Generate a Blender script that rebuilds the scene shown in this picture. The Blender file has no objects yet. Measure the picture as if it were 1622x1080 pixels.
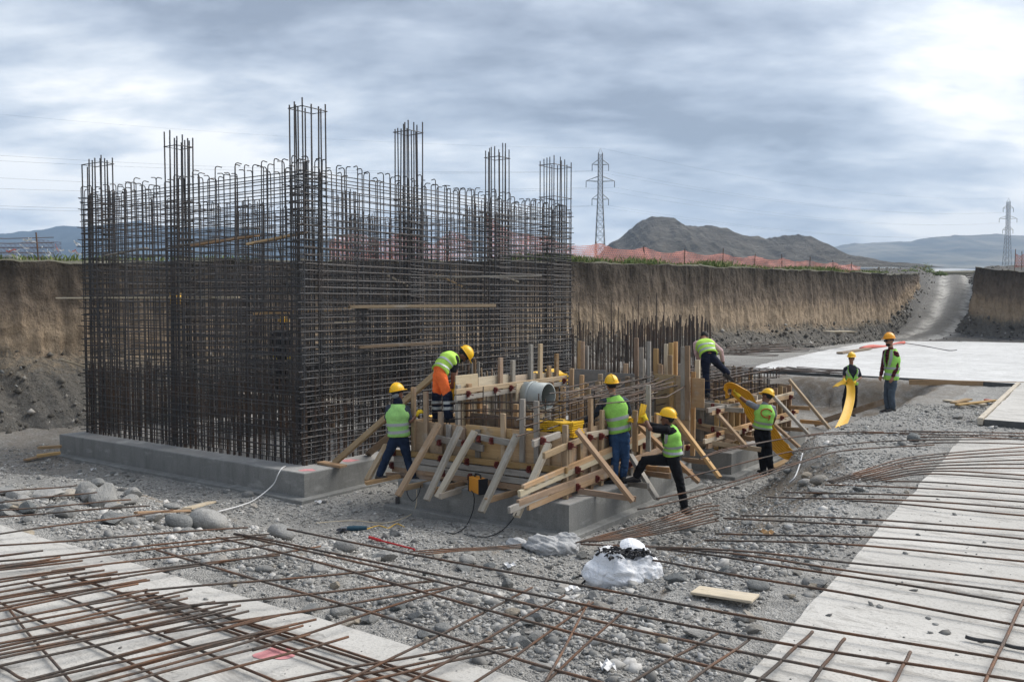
import bpy, math, random
import numpy as np
from mathutils import Vector, Matrix
random.seed(7); np.random.seed(7)
scene = bpy.context.scene
COL = scene.collection

# ------------------------------------------------------------------ camera
F = 1408.0                                  # focal length in pixels of the 1622 px wide photograph
PITCH = math.atan(60 / F)
CAM = Vector((0, 0, 3.5))
cam_data = bpy.data.cameras.new('camera'); cam = bpy.data.objects.new('camera', cam_data); COL.objects.link(cam)
cam.location = CAM; cam.rotation_euler = (math.pi / 2 - PITCH, 0, 0)
cam_data.sensor_width = 36.0; cam_data.lens = F / 1622 * 36; cam_data.clip_end = 20000; cam_data.clip_start = 0.1
scene.camera = cam

# ------------------------------------------------------------------ world, sun, exposure
SUN_EL, SUN_AZ = math.radians(44), math.radians(66)     # azimuth clockwise from +Y
world = bpy.data.worlds.new('World'); scene.world = world; world.use_nodes = True
wn, wl = world.node_tree.nodes, world.node_tree.links
wn.clear()
def WN(t, **k):
    n = wn.new(t)
    for a, b in k.items(): setattr(n, a, b)
    return n
def wmath(op, a, b=None, clamp=False):
    n = WN('ShaderNodeMath', operation=op, use_clamp=clamp)
    for i, x in enumerate((a, b)):
        if x is None: continue
        if isinstance(x, (int, float)): n.inputs[i].default_value = x
        else: wl.new(x, n.inputs[i])
    return n.outputs[0]
sky = WN('ShaderNodeTexSky', sky_type='NISHITA', sun_disc=False, sun_elevation=SUN_EL, sun_rotation=SUN_AZ, air_density=1.0, dust_density=1.5)
bg_sky = WN('ShaderNodeBackground'); bg_sky.inputs['Strength'].default_value = 0.10
wl.new(sky.outputs[0], bg_sky.inputs['Color'])
tc = WN('ShaderNodeTexCoord'); sep = WN('ShaderNodeSeparateXYZ'); wl.new(tc.outputs['Generated'], sep.inputs[0])
zz = wmath('ADD', wmath('MAXIMUM', sep.outputs[2], 0.0), 0.24)
comb = WN('ShaderNodeCombineXYZ')
wl.new(wmath('DIVIDE', sep.outputs[0], zz), comb.inputs[0]); wl.new(wmath('DIVIDE', sep.outputs[1], zz), comb.inputs[1])
def cloud(scale, detail, rough, off, dist=0.0, sx=1.0):
    mp = WN('ShaderNodeMapping'); mp.inputs['Location'].default_value = off; mp.inputs['Scale'].default_value = (sx, 1, 1)
    wl.new(comb.outputs[0], mp.inputs[0])
    n = WN('ShaderNodeTexNoise'); n.inputs['Scale'].default_value = scale; n.inputs['Detail'].default_value = detail
    n.inputs['Roughness'].default_value = rough; n.inputs['Distortion'].default_value = dist
    wl.new(mp.outputs[0], n.inputs['Vector']); return n.outputs['Fac']
big = cloud(1.15, 6, 0.55, (CLOUD_OFF if 'CLOUD_OFF' in globals() else (12.4, 6.6, 0)), 0.25, 0.75)
fine = cloud(4.2, 7, 0.6, (7.3, 2.2, 0), 0.15, 0.62)
def lobe(x, y, z, cosw, gain):
    """a broad bright opening in the cloud deck around one direction"""
    v = Vector((x, y, z)).normalized()
    d = WN('ShaderNodeVectorMath', operation='DOT_PRODUCT'); wl.new(tc.outputs['Generated'], d.inputs[0]); d.inputs[1].default_value = v
    m = WN('ShaderNodeMapRange', interpolation_type='SMOOTHSTEP'); wl.new(d.outputs['Value'], m.inputs['Value'])
    m.inputs['From Min'].default_value = cosw; m.inputs['From Max'].default_value = 1.0
    m.inputs['To Min'].default_value = 0; m.inputs['To Max'].default_value = gain
    return m.outputs[0]
val = wmath('SUBTRACT', wmath('ADD', wmath('MULTIPLY', big, 1.7), wmath('MULTIPLY', fine, 1.0)), 0.745)
glow = wmath('ADD', lobe(0.57, 1.0, 0.19, 0.978, 0.19), lobe(-0.52, 1.0, 0.15, 0.972, 0.22))
glow = wmath('ADD', glow, lobe(0.02, 1.0, 0.12, 0.98, 0.12))
# the cloud deck thins towards the horizon
hz = WN('ShaderNodeMapRange', interpolation_type='SMOOTHSTEP'); wl.new(sep.outputs[2], hz.inputs['Value'])
hz.inputs['From Min'].default_value = 0.0; hz.inputs['From Max'].default_value = 0.42; hz.inputs['To Min'].default_value = 0.03; hz.inputs['To Max'].default_value = -0.20
val = wmath('ADD', wmath('ADD', val, glow), hz.outputs[0])
ramp = WN('ShaderNodeValToRGB'); wl.new(val, ramp.inputs[0])
cr = ramp.color_ramp; cr.interpolation = 'LINEAR'
cr.elements[0].position = 0.27; cr.elements[0].color = (0.235, 0.262, 0.305, 1)
cr.elements[1].position = 0.92; cr.elements[1].color = (1.05, 1.02, 0.96, 1)
for pos, c in ((0.43, (0.36, 0.398, 0.455, 1)), (0.57, (0.49, 0.53, 0.585, 1)), (0.75, (0.73, 0.755, 0.775, 1))):
    e = cr.elements.new(pos); e.color = c
bg_cl = WN('ShaderNodeBackground'); wl.new(ramp.outputs[0], bg_cl.inputs['Color']); bg_cl.inputs['Strength'].default_value = 0.355
mixw = WN('ShaderNodeMixShader'); mixw.inputs[0].default_value = 0.93
wl.new(bg_sky.outputs[0], mixw.inputs[1]); wl.new(bg_cl.outputs[0], mixw.inputs[2])
wout = WN('ShaderNodeOutputWorld'); wl.new(mixw.outputs[0], wout.inputs[0])

sun_data = bpy.data.lights.new('sun', 'SUN'); sun = bpy.data.objects.new('sun', sun_data); COL.objects.link(sun)
sun_data.energy = 1.3; sun_data.angle = math.radians(48); sun_data.color = (1.0, 0.96, 0.9)
sd = Vector((math.sin(SUN_AZ) * math.cos(SUN_EL), math.cos(SUN_AZ) * math.cos(SUN_EL), math.sin(SUN_EL)))
sun.rotation_euler = sd.to_track_quat('Z', 'Y').to_euler()
vs = scene.view_settings
vs.view_transform = 'Standard'; vs.look = 'None'; vs.exposure = 1.9; vs.gamma = 1.0; vs.use_curve_mapping = False
scene.render.engine = 'CYCLES'
scene.cycles.max_bounces = 5; scene.cycles.diffuse_bounces = 3; scene.cycles.glossy_bounces = 2; scene.cycles.volume_bounces = 0
scene.cycles.transparent_max_bounces = 24; scene.cycles.caustics_reflective = False; scene.cycles.caustics_refractive = False
scene.cycles.use_denoising = True

# ------------------------------------------------------------------ photograph pixel -> place on a real plane
AX = Vector((-.8185, .5745, 0)); BX = Vector((.5745, .8185, 0)); UP = Vector((0, 0, 1))   # the footings' two directions
ORG = Vector((.8505, 13.1168, 0))                                                        # near corner of the middle footing
def ray(u, v):
    cx, cy = (u - 811) / F, (540 - v) / F
    c, s = math.cos(PITCH), math.sin(PITCH)
    return Vector((cx, c + s * cy, -s + c * cy))
def gz(u, v, z):  r = ray(u, v); return CAM + r * ((z - 3.5) / r.z)
def onb(u, v, b): r = ray(u, v); return CAM + r * ((ORG.dot(BX) + b - CAM.dot(BX)) / r.dot(BX))
def ona(u, v, a): r = ray(u, v); return CAM + r * ((ORG.dot(AX) + a - CAM.dot(AX)) / r.dot(AX))
def ond(u, v, d): r = ray(u, v); return CAM + r * (d / r.y)
def AB(a, b, z=0.0): return ORG + AX * a + BX * b + UP * z
def toab(p): d = Vector(p) - ORG; return d.dot(AX), d.dot(BX)

# ------------------------------------------------------------------ mesh helpers
def link(name, me, mat=None, parent=None):
    o = bpy.data.objects.new(name, me); COL.objects.link(o)
    if mat is not None and me is not None and not me.materials: me.materials.append(mat)
    if parent is not None: o.parent = parent
    return o
def tag(o, label=None, cat=None, group=None, kind=None):
    if label: o['label'] = label
    if cat: o['category'] = cat
    if group: o['group'] = group
    if kind: o['kind'] = kind
    return o
def thing(name, label, cat, loc=(0, 0, 0), group=None, rz=0.0):
    o = bpy.data.objects.new(name, None); COL.objects.link(o); o.location = loc; o.rotation_euler = (0, 0, rz)
    o.empty_display_size = 0.1
    bpy.context.view_layer.update() if False else None
    return tag(o, label, cat, group)
def mesh_of(name, verts, faces, smooth=False):
    me = bpy.data.meshes.new(name)
    me.from_pydata([tuple(v) for v in verts], [], [tuple(f) for f in faces]); me.update()
    if smooth: me.polygons.foreach_set('use_smooth', [True] * len(me.polygons))
    return me
def np_mesh(name, V, Q, smooth=False, attrs=None):
    """fast mesh from numpy vertices (n,3) and faces (m,k), all of k corners"""
    V = np.asarray(V, np.float32); Q = np.asarray(Q, np.int32); k = Q.shape[1]
    me = bpy.data.meshes.new(name)
    me.vertices.add(len(V)); me.vertices.foreach_set('co', V.ravel())
    me.loops.add(Q.size); me.loops.foreach_set('vertex_index', Q.ravel())
    me.polygons.add(len(Q)); me.polygons.foreach_set('loop_start', np.arange(0, Q.size, k, dtype=np.int32))
    if smooth: me.polygons.foreach_set('use_smooth', np.ones(len(Q), bool))
    me.update(calc_edges=True)
    for n, a in (attrs or {}).items():
        at = me.attributes.new(n, 'FLOAT', 'POINT'); at.data.foreach_set('value', np.asarray(a, np.float32).ravel())
    return me
def grid_quads(nr, nc, wrap=False):
    i = np.arange(nr - 1)[:, None]; j = np.arange(nc if wrap else nc - 1)[None, :]; j2 = (j + 1) % nc
    return np.stack([i * nc + j, i * nc + j2, (i + 1) * nc + j2, (i + 1) * nc + j], -1).reshape(-1, 4)
class MB:
    def __init__(self): self.v, self.f = [], []
    def add(self, v, f):
        n = len(self.v); self.v += [Vector(x) for x in v]; self.f += [tuple(n + i for i in q) for q in f]; return self
    def box(self, c, x, y, z, bev=0.0):
        """box about centre c with half-axis vectors x, y, z"""
        c, x, y, z = map(Vector, (c, x, y, z))
        v = [c + x * i + y * j + z * k for i in (-1, 1) for j in (-1, 1) for k in (-1, 1)]
        f = [(0, 1, 3, 2), (4, 6, 7, 5), (0, 4, 5, 1), (2, 3, 7, 6), (0, 2, 6, 4), (1, 5, 7, 3)]
        return self.add(v, f)
    def tube(self, pts, r, n=6, cap=True):
        pts = [Vector(p) for p in pts]; m = len(pts)
        rs = r if isinstance(r, (list, tuple)) else [r] * m
        t0 = (pts[1] - pts[0]).normalized(); up = Vector((0, 0, 1)) if abs(t0.z) < .9 else Vector((1, 0, 0))
        x = t0.cross(up).normalized(); V, Fc = [], []
        for i, p in enumerate(pts):
            t = (pts[min(i + 1, m - 1)] - pts[max(i - 1, 0)]).normalized()
            x = (x - t * x.dot(t)).normalized(); y = t.cross(x)
            for k in range(n):
                a = 2 * math.pi * k / n; V.append(p + (x * math.cos(a) + y * math.sin(a)) * rs[i])
        for i in range(m - 1):
            for k in range(n):
                k2 = (k + 1) % n; Fc.append((i * n + k, i * n + k2, (i + 1) * n + k2, (i + 1) * n + k))
        if cap: Fc += [tuple(range(n))[::-1], tuple((m - 1) * n + k for k in range(n))]
        return self.add(V, Fc)
    def loft(self, rings, cap=True, wrap=True):
        n = len(rings[0]); V = [p for r in rings for p in r]; Fc = []
        for i in range(len(rings) - 1):
            for k in range(n if wrap else n - 1):
                k2 = (k + 1) % n; Fc.append((i * n + k, i * n + k2, (i + 1) * n + k2, (i + 1) * n + k))
        if cap: Fc += [tuple(range(n))[::-1], tuple((len(rings) - 1) * n + k for k in range(n))]
        return self.add(V, Fc)
    def mesh(self, name, smooth=False): return mesh_of(name, self.v, self.f, smooth)
    def build(self, name, mat, parent=None, smooth=False):
        return link(name, self.mesh(name, smooth), mat, parent)

def hash01(ix, iy, s):
    h = (ix.astype(np.int64) * 374761393 + iy.astype(np.int64) * 668265263 + s * 1442695041) & 0x7fffffff
    h = ((h ^ (h >> 13)) * 1274126177) & 0x7fffffff
    return ((h ^ (h >> 16)) & 0xffff) / 65535.0
def vnoise(x, y, s=0):
    x = np.asarray(x, float); y = np.asarray(y, float)
    ix, iy = np.floor(x), np.floor(y); fx, fy = x - ix, y - iy
    fx = fx * fx * (3 - 2 * fx); fy = fy * fy * (3 - 2 * fy)
    a, b, c, d = hash01(ix, iy, s), hash01(ix + 1, iy, s), hash01(ix, iy + 1, s), hash01(ix + 1, iy + 1, s)
    return (a + (b - a) * fx) * (1 - fy) + (c + (d - c) * fx) * fy
def fbm(x, y, o=4, s=0):
    t, a, n = 0, .5, 0
    for i in range(o): t = t + a * (vnoise(x * 2 ** i, y * 2 ** i, s + i) - .5); a *= .5
    return t * 2            # about -1..1
def sstep(a, b, x):
    t = np.clip((x - a) / (b - a), 0, 1); return t * t * (3 - 2 * t)

# ------------------------------------------------------------------ materials
class NT:
    """small wrapper that writes a node material"""
    def __init__(self, name, rough=.8, spec=.3, metal=0.0):
        self.m = bpy.data.materials.new(name); self.m.use_nodes = True
        self.t = self.m.node_tree; self.n = self.t.nodes; self.l = self.t.links
        self.b = self.n['Principled BSDF']; self.set('Roughness', rough); self.set('Metallic', metal)
        self.b.inputs['Specular IOR Level'].default_value = spec
    def set(self, k, v):
        if hasattr(v, 'is_output'): self.l.new(v, self.b.inputs[k])
        else: self.b.inputs[k].default_value = v
    def coord(self, kind='Object', scale=(1, 1, 1), rot=(0, 0, 0)):
        c = self.n.new('ShaderNodeTexCoord'); mp = self.n.new('ShaderNodeMapping')
        mp.inputs['Scale'].default_value = scale; mp.inputs['Rotation'].default_value = rot
        self.l.new(c.outputs[kind], mp.inputs[0]); return mp.outputs[0]
    def world(self, scale=(1, 1, 1), rot=(0, 0, 0)):
        c = self.n.new('ShaderNodeNewGeometry'); mp = self.n.new('ShaderNodeMapping')
        mp.inputs['Scale'].default_value = scale; mp.inputs['Rotation'].default_value = rot
        self.l.new(c.outputs['Position'], mp.inputs[0]); return mp.outputs[0]
    def remap(self, vec, scale):
        mp = self.n.new('ShaderNodeMapping'); mp.inputs['Scale'].default_value = scale; self.l.new(vec, mp.inputs[0]); return mp.outputs[0]
    def noise(self, vec, scale, detail=4, rough=.55, dist=0):
        n = self.n.new('ShaderNodeTexNoise'); self.l.new(vec, n.inputs['Vector'])
        n.inputs['Scale'].default_value = scale; n.inputs['Detail'].default_value = detail; n.inputs['Roughness'].default_value = rough
        n.inputs['Distortion'].default_value = dist; return n.outputs['Fac']
    def voro(self, vec, scale, feature='F1', out='Distance'):
        n = self.n.new('ShaderNodeTexVoronoi'); n.feature = feature; self.l.new(vec, n.inputs['Vector']); n.inputs['Scale'].default_value = scale
        return n.outputs[out]
    def ramp(self, fac, stops):
        r = self.n.new('ShaderNodeValToRGB'); self.l.new(fac, r.inputs[0]); e = r.color_ramp.elements
        e[0].position, e[0].color = stops[0][0], (*stops[0][1], 1); e[1].position, e[1].color = stops[-1][0], (*stops[-1][1], 1)
        for p, c in stops[1:-1]: k = e.new(p); k.color = (*c, 1)
        return r.outputs[0]
    def mix(self, fac, a, b, mode='MIX'):
        n = self.n.new('ShaderNodeMix'); n.data_type = 'RGBA'; n.blend_type = mode
        for sock, x in ((n.inputs[0], fac), (n.inputs[6], a), (n.inputs[7], b)):
            if hasattr(x, 'is_output'): self.l.new(x, sock)
            elif isinstance(x, (int, float)): sock.default_value = x
            else: sock.default_value = (*x, 1)
        return n.outputs[2]
    def math(self, op, a, b=0.0, clamp=False):
        n = self.n.new('ShaderNodeMath'); n.operation = op; n.use_clamp = clamp
        for i, x in enumerate((a, b)):
            if hasattr(x, 'is_output'): self.l.new(x, n.inputs[i])
            else: n.inputs[i].default_value = x
        return n.outputs[0]
    def mapr(self, x, a, b, c=0, d=1):
        n = self.n.new('ShaderNodeMapRange'); self.l.new(x, n.inputs[0])
        for i, v in enumerate((a, b, c, d)): n.inputs[i + 1].default_value = v
        return n.outputs[0]
    def rnd(self): return self.n.new('ShaderNodeObjectInfo').outputs['Random']
    def attr(self, name): n = self.n.new('ShaderNodeAttribute'); n.attribute_name = name; return n.outputs['Fac']
    def hsv(self, col, h=.5, s=1., v=1.):
        n = self.n.new('ShaderNodeHueSaturation'); self.l.new(col, n.inputs['Color'])
        for k, x in (('Hue', h), ('Saturation', s), ('Value', v)):
            if hasattr(x, 'is_output'): self.l.new(x, n.inputs[k])
            else: n.inputs[k].default_value = x
        return n.outputs[0]
    def bump(self, h, strength=.5, dist=.02):
        n = self.n.new('ShaderNodeBump'); n.inputs['Strength'].default_value = strength; n.inputs['Distance'].default_value = dist
        self.l.new(h, n.inputs['Height']); self.l.new(n.outputs[0], self.b.inputs['Normal'])
    def done(self, col): self.set('Base Color', col if hasattr(col, 'is_output') else (*col, 1)); return self.m

def simple(name, c, rough=.7, spec=.3, metal=0., var=.12, scale=30, bump=.15, rv=.0):
    """one colour with a little unevenness and fine relief"""
    t = NT(name, rough, spec, metal); v = t.coord('Object'); n = t.noise(v, scale, 5)
    col = t.mix(n, tuple(x * (1 - var) for x in c), tuple(min(1, x * (1 + var)) for x in c))
    if rv: col = t.hsv(col, v=t.mapr(t.rnd(), 0, 1, 1 - rv, 1 + rv))
    if bump: t.bump(n, bump, .01)
    return t.done(col)

def m_concrete(name, c1, c2, stain=.5, scale=1.0):
    t = NT(name, .9, .25); v = t.world()
    a = t.noise(v, 1.6 * scale, 8, .62, .3); f = t.noise(v, 60, 4, .6)
    st = t.noise(t.world((5, 5, .8)), 1.1, 6, .65)
    col = t.mix(t.mapr(a, .3, .7), c1, c2); col = t.mix(t.mapr(f, .35, .75), col, tuple(x * .72 for x in c1))
    col = t.mix(t.math('MULTIPLY', t.mapr(st, .48, .68), stain), col, tuple(x * .58 for x in c1)); col = t.mix(t.mapr(t.noise(t.world((2, 2, 5)), .9, 5, .6), .56, .72, 0, .6), col, tuple(min(1, x * 1.35) for x in c2))
    t.bump(t.math('ADD', f, t.math('MULTIPLY', a, 1.5)), .35, .012)
    return t.done(col)
M = {}
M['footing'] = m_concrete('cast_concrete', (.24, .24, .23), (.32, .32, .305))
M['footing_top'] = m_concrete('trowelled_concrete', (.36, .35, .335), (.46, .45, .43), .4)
def m_slab(name, c1, c2, dirt, k):
    t = NT(name, .92, .2); v = t.world()
    a = t.noise(v, .55, 7, .6, .4); f = t.noise(v, 38, 5, .65); g = t.noise(t.world((1, 1, 1)), 6, 6, .7, .8)
    dirs = t.noise(t.remap(t.world((1, 1, 1), (0, 0, .612)), (1.3, 4.4, 1)), 1.3, 9, .76, .8)
    col = t.mix(t.mapr(a, .3, .72), c1, c2)
    col = t.mix(t.math('MULTIPLY', t.mapr(dirs, .51, .66), k), col, dirt)
    col = t.mix(t.math('MULTIPLY', t.mapr(g, .58, .74), k), col, tuple(x * .8 for x in dirt))
    col = t.mix(t.mapr(f, .54, .72, 0, .7), col, tuple(x * .55 for x in c1))
    wh = t.voro(v, 9); col = t.mix(t.mapr(wh, .0, .06, .7, 0), col, (.09, .085, .08))
    t.bump(t.math('ADD', f, g), .5, .012)
    return t.done(col)
M['slab'] = m_slab('blinding_concrete', (.44, .425, .395), (.58, .56, .525), (.26, .245, .225), .85)
M['slab_far'] = m_slab('pale_blinding_concrete', (.52, .52, .51), (.68, .68, .67), (.30, .29, .28), 1.0)
M['slab_edge'] = m_concrete('dark_concrete_edge', (.10, .10, .098), (.15, .15, .145))  # slab sides in a darker concrete tone than the tops

def m_steel(name, c1, c2, rust, k, rib=True):
    t = NT(name, .62, .4, .35); v = t.world(); n = t.noise(v, 2.2, 5, .65); f = t.noise(v, 34, 3)
    col = t.mix(t.mapr(f, .3, .7), c1, c2); col = t.mix(t.math('MULTIPLY', t.mapr(n, .42, .66), k), col, rust)
    col = t.hsv(col, v=t.mapr(t.rnd(), 0, 1, .75, 1.25))
    if rib:
        w = t.n.new('ShaderNodeTexWave'); w.bands_direction = 'X'; t.l.new(t.coord('Object'), w.inputs['Vector']); w.inputs['Scale'].default_value = 62
        t.bump(w.outputs['Fac'], .6, .006)
    return t.done(col)
M['rebar_dark'] = m_steel('mill_scale_rebar', (.042, .043, .047), (.088, .087, .088), (.115, .075, .05), .35, False)
M['rebar_rust'] = m_steel('rusty_rebar', (.080, .066, .058), (.125, .10, .082), (.23, .105, .05), .75)
M['rebar_lap'] = m_steel('brown_rebar', (.055, .047, .042), (.085, .07, .06), (.13, .07, .04), .6, False)
M['lattice'] = simple('galvanised_lattice', (.24, .25, .26), .5, .4, .6, .1, 20, 0)

def m_wood(name, c1, c2, rv=.22, knots=True):
    t = NT(name, .8, .22); v = t.coord('Object', (1.6, 22, 22)); r = t.rnd()
    off = t.n.new('ShaderNodeVectorMath'); off.operation = 'ADD'; t.l.new(v, off.inputs[0])
    cmb = t.n.new('ShaderNodeCombineXYZ'); [t.l.new(t.math('MULTIPLY', r, 37.0), cmb.inputs[i]) for i in range(3)]; t.l.new(cmb.outputs[0], off.inputs[1])
    g = t.noise(off.outputs[0], 1.0, 6, .6, .9); b = t.noise(t.coord('Object', (1, 4, 4)), 2.2, 4)
    col = t.mix(t.mapr(g, .3, .72), c1, c2); col = t.mix(t.mapr(b, .55, .8, 0, .55), col, tuple(x * .5 for x in c1))
    col = t.hsv(col, h=t.mapr(r, 0, 1, .497, .515), s=t.mapr(t.math('FRACT', t.math('MULTIPLY', r, 7.3)), 0, 1, .7, 1.05), v=t.mapr(t.math('FRACT', t.math('MULTIPLY', r, 3.7)), 0, 1, 1 - rv, 1 + rv))
    cs = t.noise(t.world(), 3.1, 5, .65); col = t.mix(t.mapr(cs, .56, .74, 0, .55), col, (.40, .385, .36)); col = t.mix(t.mapr(t.noise(t.world(), 11, 4), .6, .78, 0, .5), col, tuple(x * .4 for x in c1))
    t.bump(g, .35, .004); return t.done(col)
M['wood'] = m_wood('sawn_timber', (.34, .20, .093), (.49, .31, .162))
M['wood_brown'] = m_wood('used_timber', (.25, .15, .08), (.36, .23, .13))
M['wood_grey'] = m_wood('weathered_timber', (.23, .20, .168), (.37, .335, .29))
M['wood_pale'] = m_wood('pale_timber', (.44, .36, .255), (.57, .48, .36))
M['ply'] = m_wood('form_plywood', (.35, .215, .105), (.47, .31, .165), .2)
M['ply_dark'] = m_wood('oiled_plywood', (.17, .105, .06), (.25, .165, .10), .2)
M['ply_light'] = m_wood('new_plywood', (.50, .37, .23), (.60, .46, .30), .1)
M['ply_grey'] = m_wood('grey_plywood', (.17, .165, .155), (.25, .24, .225), .1)
M['clamp'] = simple('red_oxide_steel', (.12, .025, .02), .6, .3, 0, .3, 40)
M['pipe'] = simple('grey_plastic_pipe', (.36, .39, .38), .45, .4, 0, .1, 8)
def m_water(name, c):
    t = NT(name, .42, .4); v = t.coord('Object'); n = t.noise(v, 7, 4)
    return t.done(t.mix(n, tuple(x * .85 for x in c), c))
M['yellow_pvc'] = m_water('yellow_pvc', (.80, .47, .02))
M['orange_pvc'] = m_water('orange_pvc', (.75, .36, .012))
M['white_pvc'] = simple('white_plastic', (.7, .7, .7), .5, .4)
M['black'] = simple('black_rubber', (.02, .02, .022), .6, .3)
M['red'] = simple('red_paint', (.45, .03, .03), .55, .3)
M['spray'] = simple('pink_spray_mark', (.60, .27, .28), .95, .1, 0, .35, 10)
# ================================================================== SETTING
def np_ab(x, y):
    dx, dy = x - ORG.x, y - ORG.y
    return dx * AX.x + dy * AX.y, dx * BX.x + dy * BX.y
def ground_z(x, y):
    """floor of the excavation: two raised work levels that fall away towards the footings"""
    x = np.asarray(x, float); y = np.asarray(y, float)
    a, b = np_ab(x, y)
    n = fbm(x * .35, y * .35, 4, 3)
    edge = np.where(b > 3, -2.2, -4.0) + (1 - sstep(1, 5, b)) * 0.0
    e0 = -4.0 + 1.7 * sstep(1.5, 5.5, b) + .3 * n
    e1 = -1.15 + .25 * n
    ta = sstep(e0, np.maximum(e1, e0 + .9), a)
    tb = sstep(-6.3, -1.7, b + .5 * n)
    up = sstep(17.2, 19.0, b + .3 * n)                       # rises again to the far slab
    ta = ta * (1 - up)
    wall_a = wall_line(b)
    z = 1.02 * (1 - ta * tb)
    z = z * 1.0 + sstep(wall_a - 5.5, wall_a - .2, a) * .55   # foot of the cut
    # heaped spoil beside the cut edge
    z = z + .30 * np.exp(-((a - 6.2) / 2.6) ** 2 - ((b + 3.6) / .75) ** 2) + .18 * np.exp(-((a - 1.2) / 1.6) ** 2 - ((b + 1.9) / .6) ** 2)
    z = z + .10 * n + .045 * fbm(x * 1.7, y * 1.7, 4, 11) + .02 * fbm(x * 7, y * 7, 3, 19)
    near_block = ((a > -.6) & (a < 14) & (b > -1.1) & (b < 18))
    z = np.where(near_block & (z > .12), .12 + (z - .12) * .35, z)
    under = ((b < -6.45) | ((a < -4.6) & (b < 6.8)) | ((a < -4.3) & (b > 8.5)) | ((b > 19.1)))
    zs = np.minimum(z, 1.035)
    return np.where(under & (b < 19.1), zs, np.where(b > 19.1, np.minimum(z, 1.02), z))
WALLP = [(-30, 24.5), (-12, 21.6), (.9, 18.6), (10, 15.6), (21.2, 12.9), (36, 10.2), (51.7, 7.7), (58, 7.6)]     # (b, a) of the cut's lip
def wall_line(b): return np.interp(b, [p[0] for p in WALLP], [p[1] for p in WALLP])

m = NT('gravelly_ground', .95, .15)
v = m.world(); a_ = m.noise(v, .5, 6, .6, .5); f_ = m.noise(v, 18, 6, .7); vo = m.voro(v, 26, 'F1', 'Color'); vo2 = m.voro(v, 60)
base = m.mix(m.mapr(a_, .32, .7), (.29, .282, .265), (.42, .41, .388))
rgb = m.n.new('ShaderNodeSeparateColor'); m.l.new(vo, rgb.inputs[0])
base = m.mix(.55, base, m.hsv(base, v=m.mapr(rgb.outputs[0], 0, 1, .55, 1.5)))
base = m.mix(m.mapr(f_, .55, .8, 0, .6), base, (.085, .08, .075))
base = m.mix(m.math('MULTIPLY', m.attr('dirt'), m.mapr(m.noise(v, 2.6, 5, .6), .25, .6)), base, m.mix(f_, (.17, .138, .105), (.29, .245, .195)))
m.bump(m.math('ADD', m.math('MULTIPLY', vo2, -.8), m.math('ADD', f_, m.math('MULTIPLY', rgb.outputs[1], .7))), .9, .03)
M['ground'] = m.done(base)

ang = np.radians(np.linspace(-42, 40, 560)); rr = np.concatenate([np.geomspace(3.0, 34, 400), np.geomspace(34.4, 82, 70)])
R_, T_ = np.meshgrid(rr, ang, indexing='ij')
gx, gy = R_ * np.sin(T_), R_ * np.cos(T_)
gzv = ground_z(gx, gy); ga, gb = np_ab(gx, gy)
slope = np.hypot(np.gradient(gzv, axis=0) / np.gradient(rr)[:, None], np.gradient(gzv, axis=1) / (R_ * (ang[1] - ang[0])))
dirt = sstep(.22, .46, slope) * ((ga > -4.2) & (gb > -6)) + .55 * sstep(9, 13, ga) * (gb < 30) + .45 * sstep(11, 13.5, gb) * (ga > -3) * (gb < 19)
ground = link('ground', np_mesh('ground', np.stack([gx, gy, gzv], -1).reshape(-1, 3), grid_quads(*R_.shape), True, {'dirt': np.clip(dirt, 0, 1)}), M['ground'])
tag(ground, kind='structure')

RB = [(48, 1.02), (54, 1.12), (58, 1.55), (64, 2.6), (72, 3.95), (82, 5.35), (92, 6.3), (104, 6.8)]       # (b, z) along the ramp
def ramp_z(b): return np.interp(b, [r[0] for r in RB], [r[1] for r in RB])
def ramp_c(b): return np.interp(b, [50, 54, 58, 64, 75, 90, 104], [6.0, 5.5, 4.9, 5.0, 6.2, 8.6, 10.8])
# ---- the cut: one long earth face along the left and back of the pit, then the sides of the ramp
def lip_z(b): return np.interp(b, [-30, .9, 10, 21.2, 51.7, 58], [4.5, 4.62, 4.9, 5.25, 5.5, 5.6])
m = NT('earth_face', .97, .1)
h = m.attr('h'); v = m.world(); st = m.noise(m.attr('s') if False else m.world((1, 1, .20)), 6.0, 7, .65, .3); f_ = m.noise(v, 12, 6, .7); lo = m.noise(v, .35, 3)
hh = m.math('ADD', h, m.math('ADD', m.math('MULTIPLY', m.math('SUBTRACT', st, .5), .30), m.math('MULTIPLY', m.math('SUBTRACT', lo, .5), .22)))
strata = m.ramp(hh, [(0, (.21, .198, .178)), (.28, (.16, .148, .13)), (.34, (.23, .195, .15)), (.42, (.46, .355, .25)), (.56, (.39, .30, .21)), (.68, (.20, .158, .12)), (.86, (.12, .098, .078)), (1, (.06, .052, .042))])
col = m.mix(m.mapr(f_, .45, .75, 0, .6), strata, m.hsv(strata, v=.5)); col = m.mix(m.mapr(st, .55, .72, 0, .55), col, m.hsv(col, v=.55))
peb = m.voro(v, 7); pebm = m.math('MULTIPLY', m.mapr(peb, .08, .2, 1, 0), m.mapr(h, .30, .40, 1, 0))
col = m.mix(m.math('MULTIPLY', pebm, .7), col, (.30, .295, .28))
crumb = m.voro(m.world((1, 1, .7)), 4.5); m.bump(m.math('ADD', m.math('ADD', st, f_), m.math('MULTIPLY', crumb, .9)), 1.0, .12); M['earth'] = m.done(col)

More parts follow.
